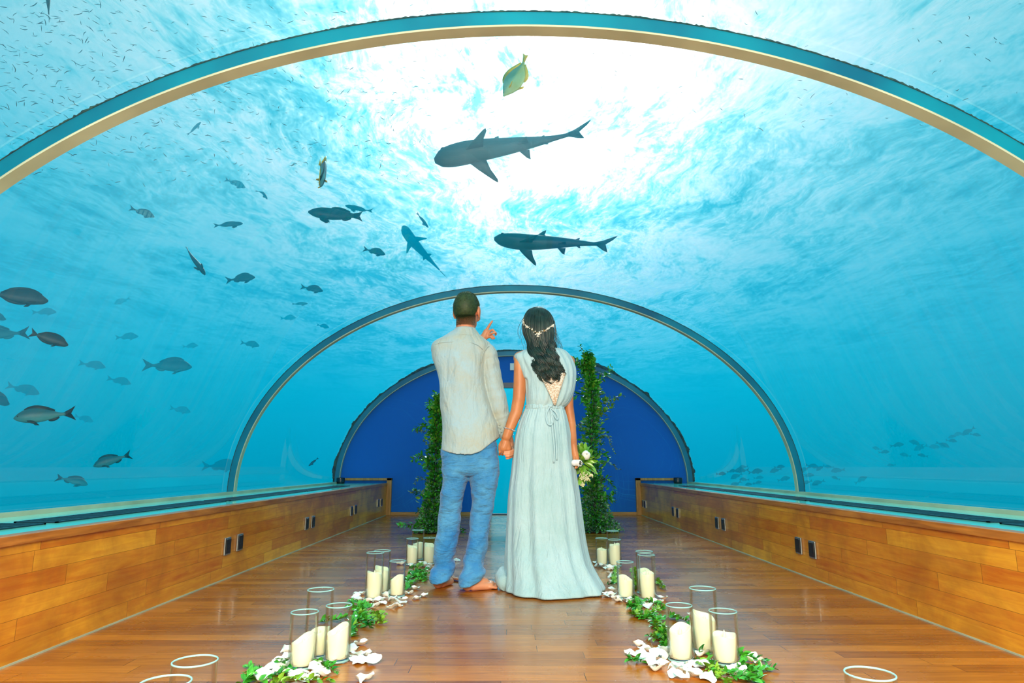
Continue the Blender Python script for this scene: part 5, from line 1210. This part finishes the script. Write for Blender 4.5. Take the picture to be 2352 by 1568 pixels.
free_fish('angelfish', 'butterfly', 'gold', 'yellow', (1184, 182), 3.9, .25, (-.55, .35, -.75), (-.6, .62, .35), 'greenish angelfish with yellow fins, right in the sun glare', 'yellow', .5)
# school of small fry near the surface
def fry_mesh(b):
    mb = MB(); P = [(-.5, 0, 0), (-.3, b * .3, 0), (0, b * .5, 0), (.3, b * .3, 0), (.5, 0, 0)]
    mb.tube(P, [.02, .04, .055, .045, .02], 6); mb.add([(-.45, 0, 0), (-.62, .0, .09), (-.55, 0, 0), (-.62, 0, -.09)], [(0, 1, 2, 3)]); return mb
FRY = [fry_mesh(b_) for b_ in (.0, .25, -.3, .5)]; FME = [m_.mesh('fry', FM['mid']) for m_ in FRY]
rnd = random.Random(50); extra = MB(); k = 0
def fry_mat(c, s):
    a = rnd.gauss(.6, .9); X = Vector((math.cos(a), math.sin(a) * .6, rnd.gauss(0, .35))).normalized(); Z = rv(rnd); Z = (Z - X * Z.dot(X)).normalized(); Y = Z.cross(X)
    return Matrix(((X.x * s, Y.x * s, Z.x * s, c.x), (X.y * s, Y.y * s, Z.y * s, c.y), (X.z * s, Y.z * s, Z.z * s, c.z), (0, 0, 0, 1)))
while k < 760:
    if rnd.random() < .82: px, py = rnd.uniform(-10, 1000), rnd.uniform(-10, 430) ** 1.0; keep = (1.0 - .5 * px / 1000) * (1 if py < 330 + px * .1 else .35)
    else: px, py = rnd.uniform(1000, 2352), rnd.uniform(0, 300); keep = .5
    if rnd.random() > keep: continue
    dist = rnd.uniform(4.4, 6.8); c = at_d(px, py, dist)
    if c.z > H_SEA - .25 or not outside(c): continue
    s = rnd.uniform(.024, .042); M4 = fry_mat(c, s); q = rnd.randrange(4)
    if k < 300:
        o = bpy.data.objects.new('fry', FME[q]); C.objects.link(o); o.matrix_world = M4
        tag(o, 'tiny needle-thin fry drifting in the school near the sea surface', 'fish', 'school of fry near the surface')
    else:
        extra.add([tuple(M4 @ Vector(v)) for v in FRY[q].v], FRY[q].f)
    k += 1
tag(extra.obj('fry', FM['mid']), 'the remaining haze of tiny fry scattered in the school overhead', 'fish', kind='stuff')
# distant school low over the reef, woman's side
rnd = random.Random(8); base = None
spots = [(1656, 1088), (1680, 1082), (1692, 1093), (1704, 1080), (1710, 1101), (1735, 1083), (1742, 1097), (1722, 1112), (1690, 1112), (1708, 1072), (1740, 1108), (1782, 1080), (1790, 1072), (1800, 1100), (1848, 1078), (1856, 1092), (1865, 1070),
         (1885, 1074), (1905, 1072), (1925, 1080), (1920, 1098), (1880, 1108), (1977, 1102), (2015, 1030), (2030, 1038), (2048, 1068), (2080, 1045), (2105, 1018), (2115, 1028), (2120, 1046), (2150, 1026), (2165, 1021), (2190, 1002), (2205, 996), (2240, 998), (2185, 1012), (2225, 990), (1855, 1107), (1840, 1088), (2060, 1022)]
for i, (x, y) in enumerate(spots):
    L = rnd.uniform(20, 36); a = rnd.gauss(-.15, .25); s = rnd.choice((-1, -1, 1)); h = (x + s * L / 2 * math.cos(a), y + s * L / 2 * math.sin(a)); t = (x - s * L / 2 * math.cos(a), y - s * L / 2 * math.sin(a))
    PF('reef_fish', 'snapper', 'dark', 'darkfin', h, t, rnd.uniform(16, 21), 'dim fish of the distant school low over the reef, woman\'s side', (0, 1), group='distant school of reef fish')
# coral heads on the seabed
M_CORAL = pbsdf('weathered_coral', lambda nt: nt.ramp(nt.noise(nt.obj(), 3.5, 6, .7), [(.35, rgb(30, 66, 60)), (.65, rgb(130, 150, 118))]), .9)
def coral(x, y, r, h, seed, label):
    zb_ = -2.9; mb = MB(); mb.ball((0, 0, 0), (r, r, h), 72, 48); v2 = []
    for v in mb.v:
        p = Vector(v); n_ = Vector((p.x / r, p.y / r, p.z / h)).normalized(); q = p * 1.1 + Vector((seed * 7, 0, 0))
        d = .26 * noise.noise(q * 1.2) + .16 * abs(noise.noise(q * 2.8)) + .09 * abs(noise.noise(q * 6.5)); v2.append(tuple(p + n_ * d * min(1.6, r)))
    mb.v = v2; o = mb.obj('coral_head', M_CORAL, loc=(x, y, zb_)); tag(o, label, 'coral', 'coral heads on the seabed')
coral(-1.9, 17.0, 1.3, 2.9, 1, 'rounded coral head seen through the glass doorway, man\'s side of it'); coral(1.9, 19.5, 1.5, 3.2, 2, 'tall coral head behind the doorway, woman\'s side of it'); coral(.05, 14.0, 1.1, 2.0, 3, 'low coral head closest behind the doorway')
coral(-6.5, 6.0, 2.3, 1.9, 4, 'broad low coral mound off the man\'s side of the tunnel'); coral(7.5, 8.5, 2.8, 2.2, 5, 'broad low coral mound off the woman\'s side of the tunnel'); coral(13.5, 3.0, 2.0, 2.2, 6, 'rounded coral mound furthest out, woman\'s side of the tunnel')
